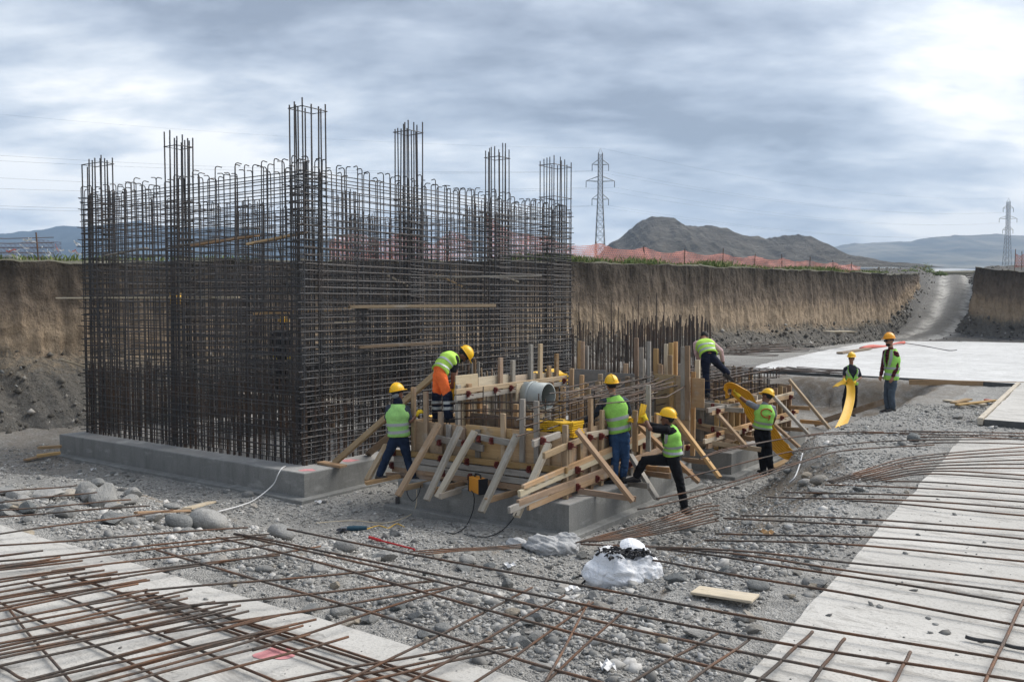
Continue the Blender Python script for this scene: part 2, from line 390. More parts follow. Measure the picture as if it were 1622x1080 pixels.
TALUS = []
def earth_face(name, pts, steep, foot, seed, n_per_m=7, zfoot=None):
    """pts: (x, y, ztop, nx, ny) along the lip; n points into the pit"""
    P = np.array(pts, float); seg = np.hypot(np.diff(P[:, 0]), np.diff(P[:, 1])); s = np.concatenate([[0], np.cumsum(seg)])
    S = np.linspace(0, s[-1], int(s[-1] * n_per_m)); C = [np.interp(S, s, P[:, i]) for i in range(5)]
    x, y, zt, nx, ny = C; l = np.hypot(nx, ny); nx, ny = nx / l, ny / l
    H = np.concatenate([np.linspace(1, .36, 22), np.linspace(.335, 0, 14)]); V = []
    kf = np.interp(S, [22, 42], [.44, .27]) if callable(foot) else .3; foot = foot(S) if callable(foot) else foot
    jag = .35 * fbm(S * .5, S * 0 + seed, 3, seed) + .16 * fbm(S * 2.3, S * 0, 3, seed + 5)
    pa_, pb_ = np_ab(x + nx * foot, y + ny * foot); zf = np.where(pb_ > 56.5, ramp_z(pb_) - .1, ground_z(x + nx * foot, y + ny * foot) - .15)
    Hs, Ss, X, Y, Z = [], [], [], [], []
    for h in H:
        out = steep * (1 - h) / .64 if h >= .36 else steep + (foot - steep) * ((.36 - h) / .36) ** .85
        streak = (.06 * fbm(S * 1.3, np.full_like(S, h * 2.6), 5, seed + 7) + .13 * fbm(S * 5.5, np.full_like(S, h * 2.2), 4, seed + 9) + .09 * fbm(S * 3, np.full_like(S, h * 14), 3, seed + 13)) * min(1, (1 - h) * 6 + .15)
        scoop = .12 * fbm(S * .8, np.full_like(S, h * 5), 3, seed + 3)
        o = jag + out + streak + scoop * (h < .98)
        k = (h / .36 * kf) if h < .36 else kf + (1 - kf) * ((h - .36) / .64)
        z = zf + (zt - zf) * k + (.10 * fbm(S * 1.4, S * 0 + 3, 5, seed + 2) if h > .97 else .06 * fbm(S * 3, np.full_like(S, h * 9), 3, seed + 4))
        X.append(x + nx * o); Y.append(y + ny * o); Z.append(z); Hs.append(np.full_like(S, h))
    V = np.stack([np.array(X), np.array(Y), np.array(Z)], -1)
    TALUS.append((V[np.array(H) < .42], float(seg.sum())))
    o = link(name, np_mesh(name, V.reshape(-1, 3), grid_quads(len(H), len(S))[:, ::-1], True, {'h': np.array(Hs)}), M['earth'])
    tag(o, kind='structure'); return np.array([X[0], Y[0], Z[0]]).T
main_pts = []
for b in np.linspace(-22, 57, 40):
    p = AB(float(wall_line(b)), b); main_pts.append((p.x, p.y, float(lip_z(b)), -AX.x, -AX.y))
main_pts = main_pts[:-1]
# ramp and its flanks
bb = np.linspace(48, 106, 90); off = np.linspace(-9, 9, 61); BB, OO = np.meshgrid(bb, off, indexing='ij')
AA = ramp_c(BB) + OO; flank = sstep(1.9 + 2.5 * (1 - sstep(54, 66, BB)), 3.6 + 3 * (1 - sstep(54, 66, BB)), np.abs(OO)) * sstep(55, 60, BB)
ZZ = ramp_z(BB) + flank * .9 - .16 * np.exp(-((np.abs(OO + .15) - 1.05) / .35) ** 2) + .12 * fbm(AA * .7, BB * .5, 4, 31) + .12 * flank * fbm(AA * 2, BB * 2, 4, 37) + .09 * fbm(AA * 3, BB * 2, 4, 32)
rx = ORG.x + AX.x * AA + BX.x * BB; ry = ORG.y + AX.y * AA + BX.y * BB
m = NT('packed_gravel_track', .95, .15); v = m.world(); n1 = m.noise(v, 1.5, 6, .65); n2 = m.noise(v, 9, 5, .7)
c_ = m.mix(n2, (.085, .082, .077), (.17, .165, .156)); c_ = m.mix(m.math('MULTIPLY', m.attr('track'), m.mapr(n1, .25, .5)), c_, (.56, .54, .50))
c_ = m.mix(m.mapr(m.noise(v, .7, 5, .6), .48, .62, 0, .7), c_, (.17, .16, .145)); c_ = m.mix(m.mapr(m.voro(v, 5), .1, .22, .5, 0), c_, (.33, .32, .30)); m.bump(n2, 1.0, .12); M['track'] = m.done(c_)
trk = np.exp(-((np.abs(OO + .15) - 1.05) / .42) ** 2) * 1.0 + .15 * (np.abs(OO) < 2.2)
tag(link('ramp_road', np_mesh('ramp_road', np.stack([rx, ry, ZZ], -1).reshape(-1, 3), grid_quads(*BB.shape), True, {'track': np.clip(trk, 0, 1)}), M['track']), kind='structure')
TALUS.append((np.stack([rx, ry, ZZ], -1)[:70][:, np.abs(off) > 1.7], 34.0))
def flank_pts(side, b0, b1, w):
    out = []
    for b in np.linspace(b0, b1, 14):
        p = AB(float(ramp_c(b)) + side * w, b); out.append((p.x, p.y, max(float((np.interp(b, [57, 60, 75, 104], [5.6, 5.6, 6.1, 6.9]) + (.45 * math.exp(-((b - 59) / 3) ** 2) if side < 0 else 0))), float(ramp_z(b)) + .25), -AX.x * side, -AX.y * side))
    return out
left_pts = main_pts + flank_pts(1, 58.5, 104, 3.3); P_ = np.array(left_pts); s_ = np.concatenate([[0], np.cumsum(np.hypot(np.diff(P_[:, 0]), np.diff(P_[:, 1])))]); k_ = s_[len(main_pts) - 1]
lip_l = earth_face('pit_wall', left_pts, .33, lambda S: np.interp(S, [22, 42, k_ - 16, k_ - 3], [3.1, 2.0, 1.9, .8]), 2, 11)
rp = flank_pts(-1, 104, 57.5, 2.7); rp += [(AB(a, 56).x, AB(a, 56).y, 5.55, -BX.x, -BX.y) for a in (-.6, -2, -8, -16, -26, -40)]
lip_r = earth_face('pit_wall', rp, .35, 1.2, 53, 6, None)

# ---- plain behind the cut: rows that run outward from the lip
m = NT('dry_plain', .97, .1); v = m.world(); n1 = m.noise(v, .08, 6, .6); n2 = m.noise(v, 2.5, 5, .7)
c_ = m.mix(m.mapr(n1, .35, .65), (.115, .105, .082), (.17, .16, .13)); c_ = m.mix(m.mapr(n2, .4, .7, 0, .7), c_, (.085, .095, .05))
m.bump(n2, .7, .1); M['plain'] = m.done(c_)
lipcat = np.concatenate([lip_l, lip_r[1:]])
K = np.concatenate([[1, 1.004, 1.012, 1.03, 1.06, 1.1], np.geomspace(1.17, 60, 34)])
dd = np.hypot(lipcat[:, 0], lipcat[:, 1])
pv = []
for i, k in enumerate(K):
    d = dd * k; far = 3.5 + .029 * np.minimum(d, 1500) + .8
    w = min(1, max(0, (k - 1.0) / .9)); z = lipcat[:, 2] * (1 - w) + np.maximum(far, lipcat[:, 2] * .96) * w
    x, y = lipcat[:, 0] * k, lipcat[:, 1] * k
    z = z + (.10 * fbm(x * .5, y * .5, 4, 61) + .06 * fbm(x * 2, y * 2, 2, 62)) * (i > 0) + (.05 if i in (1, 2) else 0)
    pv.append(np.stack([x, y, z], -1))
tag(link('plain', np_mesh('plain', np.array(pv).reshape(-1, 3), grid_quads(len(K), len(lipcat)), True), M['plain']), kind='structure')

# ---- hills and mountains
def ridge(name, prof, d0, depth, mat, base_z, seed, rough, step=4.0, jit=1.6):
    """prof: (u, v) skyline of the ridge in the photograph; the ridge stands at distance d0 and slopes down towards the viewer"""
    U = np.arange(prof[0][0], prof[-1][0] + .1, step); Vv = np.interp(U, [p[0] for p in prof], [p[1] for p in prof])
    T = np.concatenate([np.linspace(0, 1, 46), np.linspace(1.06, 1.5, 8)]); rows = []
    top = 3.5 + (480 - Vv + jit * fbm(U * .06, U * 0, 4, seed + 21)) / F * d0
    for t in T:
        d = d0 - depth * (1 - t)
        x = (U - 811) / F * d0; sp = fbm(x / d0 * 9, np.full_like(x, t * 1.6), 5, seed); rg = 1 - np.abs(fbm(x / d0 * 26, np.full_like(x, t * 1.4), 4, seed + 3))
        prof_t = (t ** 1.15 if t <= 1 else 1 - (t - 1) * 1.2)
        z = base_z + (top - base_z) * prof_t + (top - base_z) * rough * (sp * .9 + (rg - .8) * .7) * math.sin(math.pi * min(1, t)) + (top - base_z) * .014 * fbm(x / d0 * 120, np.full_like(x, t * 14), 3, seed + 9) * (1 if t > .05 else 0)
        rows.append(np.stack([x * (d / d0) ** .35, np.full_like(x, d), z], -1))
    tag(link(name, np_mesh(name, np.array(rows).reshape(-1, 3), grid_quads(len(T), len(U)), True), mat), kind='structure')
m = NT('rocky_scrub', .97, .1); v = m.world(); n1 = m.noise(v, .045, 7, .65, .3); n2 = m.noise(m.world((1, 1, 2.6)), .20, 6, .72, .4)
c_ = m.ramp(n1, [(.3, (.09, .082, .062)), (.52, (.15, .135, .11)), (.7, (.23, .21, .175))]); c_ = m.mix(m.mapr(n2, .5, .66, 0, .75), c_, (.045, .045, .038)); c_ = m.mix(m.mapr(n2, .30, .42, .6, 0), c_, (.26, .24, .215))
m.bump(n2, 1.0, 5.0); M['rocky'] = m.done(c_)
ridge('hill', [(930, 424), (965, 388), (985, 374), (1008, 356), (1030, 345), (1048, 344), (1066, 348), (1085, 357), (1110, 359), (1128, 358), (1150, 364), (1180, 374), (1212, 379), (1236, 374), (1262, 370), (1282, 376), (1300, 388), (1325, 402), (1352, 420)], 620, 210, M['rocky'], 20, 71, .30, 1.2, 4.0)
m = NT('forested_slope', .97, .1); v = m.world(); n1 = m.noise(v, .004, 7, .6)
M['forest'] = m.done(m.mix(m.mapr(n1, .35, .65), (.028, .042, .05), (.06, .075, .075)))
ridge('mountain', [(-420, 400), (-200, 372), (-60, 374), (0, 371), (60, 366), (105, 359), (140, 360), (180, 356), (226, 350), (246, 358), (300, 362), (352, 360), (400, 364), (440, 372), (480, 381), (520, 376), (545, 382), (590, 396), (640, 404), (720, 414), (800, 424)], 2300, 700, M['forest'], 62, 81, .10)
m = NT('grassy_slope', .97, .1); v = m.world(); n1 = m.noise(v, .0045, 7, .62, .6); n2 = m.noise(v, .02, 6, .6)
c_ = m.ramp(n1, [(.36, (.10, .11, .10)), (.5, (.19, .185, .15)), (.64, (.30, .275, .215))]); M['grassy'] = m.done(m.mix(m.mapr(n2, .5, .7, 0, .5), c_, (.12, .125, .11)))
ridge('mountain', [(1180, 424), (1260, 408), (1318, 391), (1350, 386), (1390, 384), (1440, 383), (1470, 377), (1510, 373), (1540, 374), (1575, 372), (1622, 374), (1700, 370), (1800, 380), (1960, 395)], 2500, 900, M['grassy'], 66, 91, .12)

# ---- air: pale haze over the plain, so that far slopes fade towards blue
hz_me = MB().box((0, 1500, 160), (2900, 0, 0), (0, 1600, 0), (0, 0, 164)).mesh('haze')
haze = link('haze', hz_me); tag(haze, kind='stuff')
hm = bpy.data.materials.new('haze_air'); hm.use_nodes = True; nt = hm.node_tree; nt.nodes.clear()
pvn = nt.nodes.new('ShaderNodeVolumePrincipled'); pvn.inputs['Color'].default_value = (.50, .70, 1.0, 1); pvn.inputs['Density'].default_value = .00028; pvn.inputs['Anisotropy'].default_value = 0.0
on = nt.nodes.new('ShaderNodeOutputMaterial'); nt.links.new(pvn.outputs[0], on.inputs['Volume']); haze.data.materials.append(hm)

# ---- concrete slabs of the work level
def slab(name, poly, z, t, mat, edge_mat, seed, step=.12, amp=.03):
    """flat slab with slightly ragged edges; poly in (a, b)"""
    out = []
    for i, p in enumerate(poly):
        q = poly[(i + 1) % len(poly)]; L = math.hypot(q[0] - p[0], q[1] - p[1]); n = max(2, int(L / step))
        dx, dy = (q[0] - p[0]) / L, (q[1] - p[1]) / L
        for k in range(n):
            s = L * k / n; j = amp * float(fbm(np.array(s * 1.3 + i * 17), np.array(seed * 3.1), 4, seed)) * 1.6
            out.append((p[0] + dx * s - dy * j, p[1] + dy * s + dx * j))
    n = len(out); V = [AB(a, b, z) for a, b in out] + [AB(a, b, z - t) for a, b in out]
    Fc = [tuple(range(n))] + [(i, n + i, n + (i + 1) % n, (i + 1) % n) for i in range(n)]
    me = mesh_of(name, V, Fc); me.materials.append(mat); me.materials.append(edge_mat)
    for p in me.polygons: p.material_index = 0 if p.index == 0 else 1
    if me.polygons[0].normal.z < 0: me.flip_normals()
    o = link(name, me); tag(o, kind='structure'); return o
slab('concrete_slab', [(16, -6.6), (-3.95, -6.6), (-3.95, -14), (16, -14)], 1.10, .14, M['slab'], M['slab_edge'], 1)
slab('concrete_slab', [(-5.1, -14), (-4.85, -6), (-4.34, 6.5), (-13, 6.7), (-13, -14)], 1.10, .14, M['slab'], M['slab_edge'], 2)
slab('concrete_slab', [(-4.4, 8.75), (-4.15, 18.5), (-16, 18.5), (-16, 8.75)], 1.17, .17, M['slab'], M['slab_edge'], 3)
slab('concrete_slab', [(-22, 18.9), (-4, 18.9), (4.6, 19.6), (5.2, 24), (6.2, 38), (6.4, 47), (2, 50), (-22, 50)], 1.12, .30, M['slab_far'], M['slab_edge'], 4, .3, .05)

# ---- concrete footings
def footing(label, a0, a1, b0, b1, z0=0.0, z1=.5, lean=.0, base=True, group='concrete footings in the pit'):
    t = thing('concrete_footing', label, 'footing', AB((a0 + a1) / 2, (b0 + b1) / 2, z0), group)
    def blk(a0, a1, b0, b1, z0, z1, name, mat, top):
        def edge(p, q, n):
            return [(p[0] + (q[0] - p[0]) * k / n, p[1] + (q[1] - p[1]) * k / n) for k in range(n)]
        ring = []
        for p, q in (((a0, b0), (a1, b0)), ((a1, b0), (a1, b1)), ((a1, b1), (a0, b1)), ((a0, b1), (a0, b0))):
            ring += edge(p, q, max(2, int(math.hypot(q[0] - p[0], q[1] - p[1]) / .35)))
        n = len(ring); j = lambda s: (random.random() - .5) * s
        off = t.location
        lo = [AB(a, b, z0) - off for a, b in ring]; hi = [AB(a + j(.012), b + j(.012), z1 - .012 + j(.008)) - off for a, b in ring]
        ca, cb = (a0 + a1) / 2, (b0 + b1) / 2
        ins = [AB(a + (.018 if a < ca else -.018) * (abs(a - ca) > (a1 - a0) / 2 - .01), b + (.018 if b < cb else -.018) * (abs(b - cb) > (b1 - b0) / 2 - .01), z1) - off for a, b in ring]
        V = lo + hi + ins; Fc = []
        for r in (0, 1):
            Fc += [(r * n + i, r * n + (i + 1) % n, (r + 1) * n + (i + 1) % n, (r + 1) * n + i) for i in range(n)]
        Fc.append(tuple(2 * n + i for i in range(n)))
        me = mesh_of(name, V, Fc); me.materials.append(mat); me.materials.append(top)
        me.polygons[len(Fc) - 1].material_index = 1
        import bmesh
        bm = bmesh.new(); bm.from_mesh(me); bmesh.ops.recalc_face_normals(bm, faces=bm.faces); 
        if bm.faces: 
            bm.faces.ensure_lookup_table()
            if bm.faces[-1].normal.z < 0: bmesh.ops.reverse_faces(bm, faces=bm.faces)
        bm.to_mesh(me); bm.free()
        return link(name, me, None, t)
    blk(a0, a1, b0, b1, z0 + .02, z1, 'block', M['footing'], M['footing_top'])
    if base: blk(a0 - .17, a1 + .15, b0 - .2, b1 + .2, z0 - .35, z0 + .075, 'blinding_ledge', M['footing'], M['footing'])
    return t
foot_cage = footing('long grey concrete footing carrying the tall rebar cage', 5.09, 13.28, -.60, 10.1)
foot_mid = footing('concrete footing under the near timber formwork, beside the white bag', 0.0, 3.42, 0.0, 4.46)
foot_back = footing('concrete footing under the farther timber formwork with orange PVC strip', -.29, 3.3, 5.74, 10.6)
# ================================================================== REBAR CAGE
def unit_bar(name, n=6):
    mb = MB(); mb.tube([(0, 0, 0), (0, 0, 1)], 1.0, n); return mb.mesh(name)
def hook_bar(name, L, r, hook, n=6):
    mb = MB(); R = .055
    pts = [(0, 0, 0), (0, 0, L * .5), (0, 0, L - R)] + [(R - R * math.cos(t), 0, L - R + R * math.sin(t)) for t in (.4, .8, 1.2, math.pi / 2)] + [(R + hook, 0, L - .012)]
    mb.tube(pts, r, n); return mb.mesh(name)
U_BAR = {k: unit_bar('bar_' + k) for k in ('rebar_dark', 'rebar_lap', 'rebar_rust')}
for k, me in U_BAR.items(): me.materials.append(M[k])
def straight(name, p, q, r, parent, kind='rebar_dark'):
    p, q = Vector(p), Vector(q); d = q - p
    o = link(name, U_BAR[kind]); o.parent = parent
    o.matrix_basis = Matrix.Translation(p) @ d.to_track_quat('Z', 'Y').to_matrix().to_4x4() @ Matrix.Diagonal((r, r, d.length, 1))
    return o
CA0, CA1, CB0, CB1 = 5.66, 13.05, -.08, 9.30
ZB, ZT = .5, 6.05
cage = thing('rebar_cage', 'tall box of tied dark rebar with hooked tops, standing on the long footing', 'rebar cage', AB((CA0 + CA1) / 2, (CB0 + CB1) / 2, ZB))
CL = cage.location.copy()
loc = lambda a, b, z: AB(a, b, z) - CL
rnd = random.uniform
hooks = {}
for i, L in enumerate((5.62, 5.52, 5.70)):
    hooks[i] = hook_bar('hooked_bar', L, .0105, .085); hooks[i].materials.append(M['rebar_dark'])
class StuffMB(MB): pass
rest = MB(); lap = MB()
nv = nh = 0
def vertical(a, b, inward, front):
    """one hooked bar standing on the footing; inward: world angle that the hook points to"""
    global nv
    k = random.choice((0, 0, 1, 2)); tx, ty = rnd(-.012, .012), rnd(-.012, .012)
    p = loc(a + rnd(-.012, .012), b + rnd(-.012, .012), ZB + rnd(-.04, .02))
    mat = Matrix.Translation(p) @ Matrix.Rotation(inward + rnd(-.25, .25), 4, 'Z') @ Matrix.Rotation(tx, 4, 'X') @ Matrix.Rotation(ty, 4, 'Y')
    if front and nv < 300:
        o = link('vertical_bar', hooks[k]); o.parent = cage; o.matrix_basis = mat; nv += 1
    else:
        me = hooks[k]; rest.add([mat @ v.co for v in me.vertices], [tuple(f.vertices) for f in me.polygons])
angA, angB = math.atan2(AX.y, AX.x), math.atan2(BX.y, BX.x)
TW = .36                                            # wall thickness between the two bar layers
SP = .195
faces = [   # fixed coordinate, running range, inward direction
    ('b', CB0, CA0, CA1, angB, 1), ('b', CB0 + TW, CA0, CA1, angB + math.pi, 1),
    ('a', CA0, CB0, CB1, angA, 1), ('a', CA0 + TW, CB0, CB1, angA + math.pi, 1),
    ('b', CB1, CA0, CA1, angB + math.pi, 1), ('b', CB1 - TW, CA0, CA1, angB, 1),
    ('a', CA1, CB0, CB1, angA + math.pi, 1), ('a', CA1 - TW, CB0, CB1, angA, 1)]
ORDER = [0, 2, 1, 3, 4, 6, 5, 7]
for fi in ORDER:
    ax, c, r0, r1, inw, fr = faces[fi]; n = int((r1 - r0) / SP)
    for i in range(n + 1):
        t = r0 + (r1 - r0) * i / n
        if ax == 'b': vertical(t, c, inw, fr)
        else: vertical(c, t, inw, fr)
        # short lapped starter bars in the lower part
        for q in range(3 if fi in (0, 2) else 1):
            tt = t + rnd(.02, .11); L = rnd(1.45, 1.62) if q < 2 else rnd(.9, 1.5)
            a, b = (tt, c + rnd(-.02, .02)) if ax == 'b' else (c + rnd(-.02, .02), tt)
            if tt < r1: lap.tube([loc(a, b, ZB - .02), loc(a + rnd(-.02, .02), b + rnd(-.02, .02), ZB + L)], .0105, 5)
ROWS = []
z = ZB + .10
while z < 5.96:
    ROWS.append(z); z += .085 if z < 1.9 and random.random() < .25 else .142
ROWS = ROWS[:-1] + [5.90]
for fi in ORDER:
    ax, c, r0, r1, inw, fr = faces[fi]
    for zi, z in enumerate(ROWS):
        zz_ = z + rnd(-.018, .018) + (.015 if fi % 2 else 0); o_ = .02 * (1 if fi in (0, 2, 5, 7) else -1)
        c2 = c - .024 if fi in (0, 2) else c + rnd(-.02, .02)
        e0, e1 = r0 - rnd(.02, .16), r1 + rnd(.0, .10)
        sag = rnd(-.02, .012); nseg = 5
        pts = []
        for k in range(nseg + 1):
            t = e0 + (e1 - e0) * k / nseg; w = math.sin(math.pi * k / nseg)
            p = (t, c2, zz_ + sag * w) if ax == 'b' else (c2, t, zz_ + sag * w)
            pts.append(loc(*p))
        if nh < 300:
            mb = MB(); mb.tube(pts, .0098, 5); o = mb.build('horizontal_bar', M['rebar_dark'], cage); nh += 1
        else: rest.tube(pts, .0098, 5)
# column cages: tall straight bars wrapped in closely spaced ties
def column(a, b, la, lb, top, nties, zt0, crown=None):
    mbars = []
    na, nb = 4, 4
    per = [(x, y) for x in np.linspace(-la / 2, la / 2, na) for y in (-lb / 2, lb / 2)] + [(x, y) for x in (-la / 2, la / 2) for y in np.linspace(-lb / 2, lb / 2, nb)[1:-1]]
    for x, y in per:
        mb = MB(); lx, ly = rnd(-.03, .03), rnd(-.03, .03)
        mb.tube([loc(a + x, b + y, ZB), loc(a + x, b + y, 4.0), loc(a + x + lx, b + y + ly, top + rnd(-.16, .05))], .0145, 6)
        mb.build('column_bar', M['rebar_dark'], cage)
    def tie(z, sl=0.02):
        pts = [(-la / 2, -lb / 2), (la / 2, -lb / 2), (la / 2, lb / 2), (-la / 2, lb / 2), (-la / 2, -lb / 2)]
        g = .018
        return [loc(a + x * (1 + g / la * 2), b + y * (1 + g / lb * 2), z + rnd(-sl, sl)) for x, y in pts]
    t_ = MB()
    for i in range(nties):
        z = ZB + .15 + (zt0 - ZB - .15) * i / (nties - 1)
        t_.tube(tie(z), .009, 5, False)
    tag(t_.build('column_ties', M['rebar_dark'], cage), kind='stuff')
    for z in ([top - .28] if crown is None else crown):
        mb = MB(); mb.tube(tie(z, .01), .010, 5, False); mb.build('tie', M['rebar_dark'], cage)
column(CA1 - .38, CB0 + .17, .72, .30, 6.78, 46, 5.75, [6.66])
column(9.62, CB0 + .18, .40, .36, 7.05, 40, 5.6, [6.75])
column(CA0 + .20, CB0 + .34, .36, .56, 7.20, 44, 5.86, [7.08])
column(CA0 + .20, 3.05, .42, .40, 7.28, 40, 5.7, [7.10])
column(CA0 + .20, 6.25, .42, .40, 7.28, 40, 5.6, [6.98])
column(CA0 + .20, CB1 - .42, .42, .86, 7.33, 50, 5.5, [7.12, 6.28])
column(11.0, CB1 - .2, .5, .4, 6.35, 30, 5.7)
column(8.6, CB1 - .2, .5, .4, 6.35, 30, 5.7)
column(CA1 - .2, 4.5, .4, .45, 6.35, 30, 5.7)
column(CA1 - .2, CB1 - .4, .45, .7, 6.35, 30, 5.7)
column(9.3, 4.6, .42, .42, 6.3, 30, 5.7)
# spacer frames and doubled bars that catch the eye low on the front corner
for z in (1.05, 1.32, 1.78, 2.28):
    for q in range(3):
        straight('spacer_bar', loc(CA0 - .05, CB0 + .5 + q * .1, z + rnd(-.03, .03)), loc(CA0 + 2.2, CB0 + .42 + rnd(-.1, .1), z + rnd(-.04, .04)), .012, cage)
for a, b, z0, z1, l in ((6.2, .1, 2.55, 3.35, 1.3),):
    for z in (z0, z1): straight('spacer_bar', loc(a, b, z), loc(a + l, b, z), .02, cage)
    for q in (0, l): straight('spacer_bar', loc(a + q, b, z0 - 1.2), loc(a + q, b, z1), .02, cage)
for a, b, z0, da, dz in ((8.6, -.1, .55, .9, .8), (6.4, .3, 3.6, .5, 1.3), (7.2, 0, 2.9, -.5, 1.0), (12, 0, 2.3, .8, 1.1), (6.0, -.05, .7, .4, .6)):
    straight('brace_bar', loc(a, b, z0), loc(a + da, b, z0 + dz), .012, cage)
for fc, cc in (('b', 2.5), ('a', 9.3)):          # cross walls inside the cage
    r0, r1 = (CA0, CA1) if fc == 'b' else (CB0, CB1)
    for lay in (0, .3):
        for t in np.arange(r0, r1, .21):
            a, b = (t, cc + lay) if fc == 'b' else (cc + lay, t); rest.tube([loc(a, b, ZB), loc(a + rnd(-.03, .03), b + rnd(-.03, .03), rnd(4.1, 4.4))], .0105, 5)
        for z in np.arange(.7, 4.2, .18):
            rest.tube([loc(r0, cc + lay, z), loc(r1, cc + lay, z + rnd(-.03, .03))] if fc == 'b' else [loc(cc + lay, r0, z), loc(cc + lay, r1, z + rnd(-.03, .03))], .0098, 5)
tag(rest.build('rear_bars', M['rebar_dark'], cage), kind='stuff')
tag(lap.build('lap_bars', M['rebar_lap'], cage), kind='stuff')

# ================================================================== row of starter bars on the rear footing
foot_rear = footing('low rear footing with a thicket of upright brown starter bars, before the earth cut', 4.4, 7.6, 11.2, 17.0, 0.0, .45, base=False)
OFFR = foot_rear.location.copy()
starter = MB(); ns = 0
for row, a in enumerate((4.75, 5.1, 6.9, 7.25)):
    for b in np.arange(11.4, 16.9, .085 if row < 2 else .11):
        p = AB(a + rnd(-.03, .03), b + rnd(-.03, .03), .40) - OFFR; h = rnd(2.25, 2.75) if row < 2 else rnd(2.0, 2.6)
        if random.random() < .06: h += .7
        q = p + Vector((rnd(-.05, .05), rnd(-.05, .05), h))
        if ns < 280: straight('starter_bar', p, q, .0145, foot_rear, 'rebar_lap'); ns += 1
        else: starter.tube([p, q], .0145, 5)
if starter.v: tag(starter.build('starter_bars', M['rebar_lap'], foot_rear), kind='stuff')

# ================================================================== timber helper
_tcache = {}
def timber_mesh(L, w, h, bev=.004):
    L = round(L, 2); key = (L, round(w, 3), round(h, 3))
    if key in _tcache: return _tcache[key]
    import bmesh
    bm = bmesh.new(); bmesh.ops.create_cube(bm, size=1.0)
    bmesh.ops.scale(bm, vec=(L, w, h), verts=bm.verts)
    for v_ in bm.verts: v_.co.y += 0; 
    bmesh.ops.bevel(bm, geom=[e for e in bm.edges], offset=min(bev, w * .2, h * .2), segments=1, affect='EDGES')
    me = bpy.data.meshes.new('timber'); bm.to_mesh(me); bm.free(); _tcache[key] = me; return me
def timber(name, p, q, w, h, mat, parent=None, up=(0, 0, 1), over=0.0, origin=None):
    """squared timber from p to q; w across, h along `up`"""
    p, q = Vector(p), Vector(q); d = q - p; L = d.length + over * 2; x = d.normalized(); u = Vector(up)
    if abs(x.dot(u)) > .98: u = BX if abs(x.dot(BX)) < .9 else AX
    y = u.cross(x).normalized(); z = x.cross(y)
    me = timber_mesh(L, w, h); o = bpy.data.objects.new(name, me.copy() if False else me); COL.objects.link(o)
    key = mat.name
    if not me.materials: me.materials.append(None)
    o.material_slots[0].link = 'OBJECT'; o.material_slots[0].material = mat
    c = (p + q) / 2; off = Vector((0, 0, 0))
    if parent is not None: o.parent = parent; off = parent.location if origin is None else origin
    o.matrix_basis = Matrix.Translation(c - off) @ Matrix((x, y, z)).transposed().to_4x4()
    return o
def plank(label, p, q, w=.2, h=.04, mat='wood', group=None, up=(0, 0, 1), name='timber_plank', cat='plank'):
    p, q = Vector(p), Vector(q); o = timber(name, p, q, w, h, M[mat], None, up)
    return tag(o, label, cat, group)
GP = 'boards pushed through the rebar cage'
plank('two orange boards lying inside the cage right of its near corner', onb(553, 486, 1.2), onb(783, 484, 3.6), .24, .06, 'wood', GP)
plank('bright narrow board poking past the near corner of the cage at helmet height', onb(402, 497, .25), ona(556, 489, 5.95), .16, .05, 'wood', GP)
plank('pale lath sticking out of the left end of the cage, upper one', ona(92, 472, 14.0), onb(378, 471, .8), .14, .03, 'wood_pale', GP)
plank('pale board stub jutting from the left end of the cage, lower one', ona(96, 569, 13.9), onb(142, 583, .5), .14, .04, 'wood_pale', GP)
plank('grey board laid high through the right side of the cage, beneath the red netting', onb(640, 440, 3.5), onb(856, 437, 6.0), .18, .04, 'wood_grey', GP)
plank('orange board end high on the left side of the cage near its middle', onb(306, 389, .05), onb(407, 373, .15), .14, .04, 'wood', GP)
plank('orange board slanting up to the near corner column of the cage', onb(393, 387, -.10), onb(487, 368, .3), .15, .04, 'wood', GP)
plank('weathered lath tied high on the left side of the cage, farther left', onb(163, 406, .05), onb(232, 393, .15), .12, .03, 'wood_grey', GP)
plank('weathered lath tied high on the left side of the cage, farther right', onb(246, 397, .15), onb(345, 379, .2), .12, .03, 'wood_grey', GP)
plank('brown board low inside the right side of the cage above the first worker', onb(568, 550, 1.4), onb(700, 543, 2.8), .16, .05, 'wood_brown', GP)
plank('white-grey lath inside the cage just right of the near corner', onb(475, 514, .7), onb(562, 509, 1.3), .14, .03, 'wood_pale', GP)
plank('small crossing board end in the upper right part of the cage, left one', ona(614, 436, 6.2), ona(646, 453, 5.8), .10, .04, 'wood_pale', GP)
plank('small crossing board end in the upper right part of the cage, middle one', ona(690, 434, 6.2), ona(732, 454, 5.8), .10, .04, 'wood', GP)
plank('small crossing board end in the upper right part of the cage, right one', ona(779, 431, 6.2), ona(822, 447, 5.8), .10, .04, 'wood_pale', GP)
plank('short board end below the pale lath at the left end of the cage', ona(127, 476, 13.3), ona(160, 492, 12.8), .10, .04, 'wood_brown', GP)
# working platform inside the cage
plat = thing('scaffold_platform', 'board platform on bars inside the rebar cage where hidden workers stand', 'platform', AB(8.0, 3.4, 1.2))
for k in range(4): timber('board', AB(6.4, 3.0 + k * .24, 1.22), AB(11.6, 3.0 + k * .24, 1.22), .22, .04, M['wood_grey'], plat)
for a in (6.6, 9.0, 11.4):
    for b in (3.0, 3.8): timber('leg', AB(a, b, .5), AB(a, b, 1.2), .09, .09, M['wood_brown'], plat, BX)
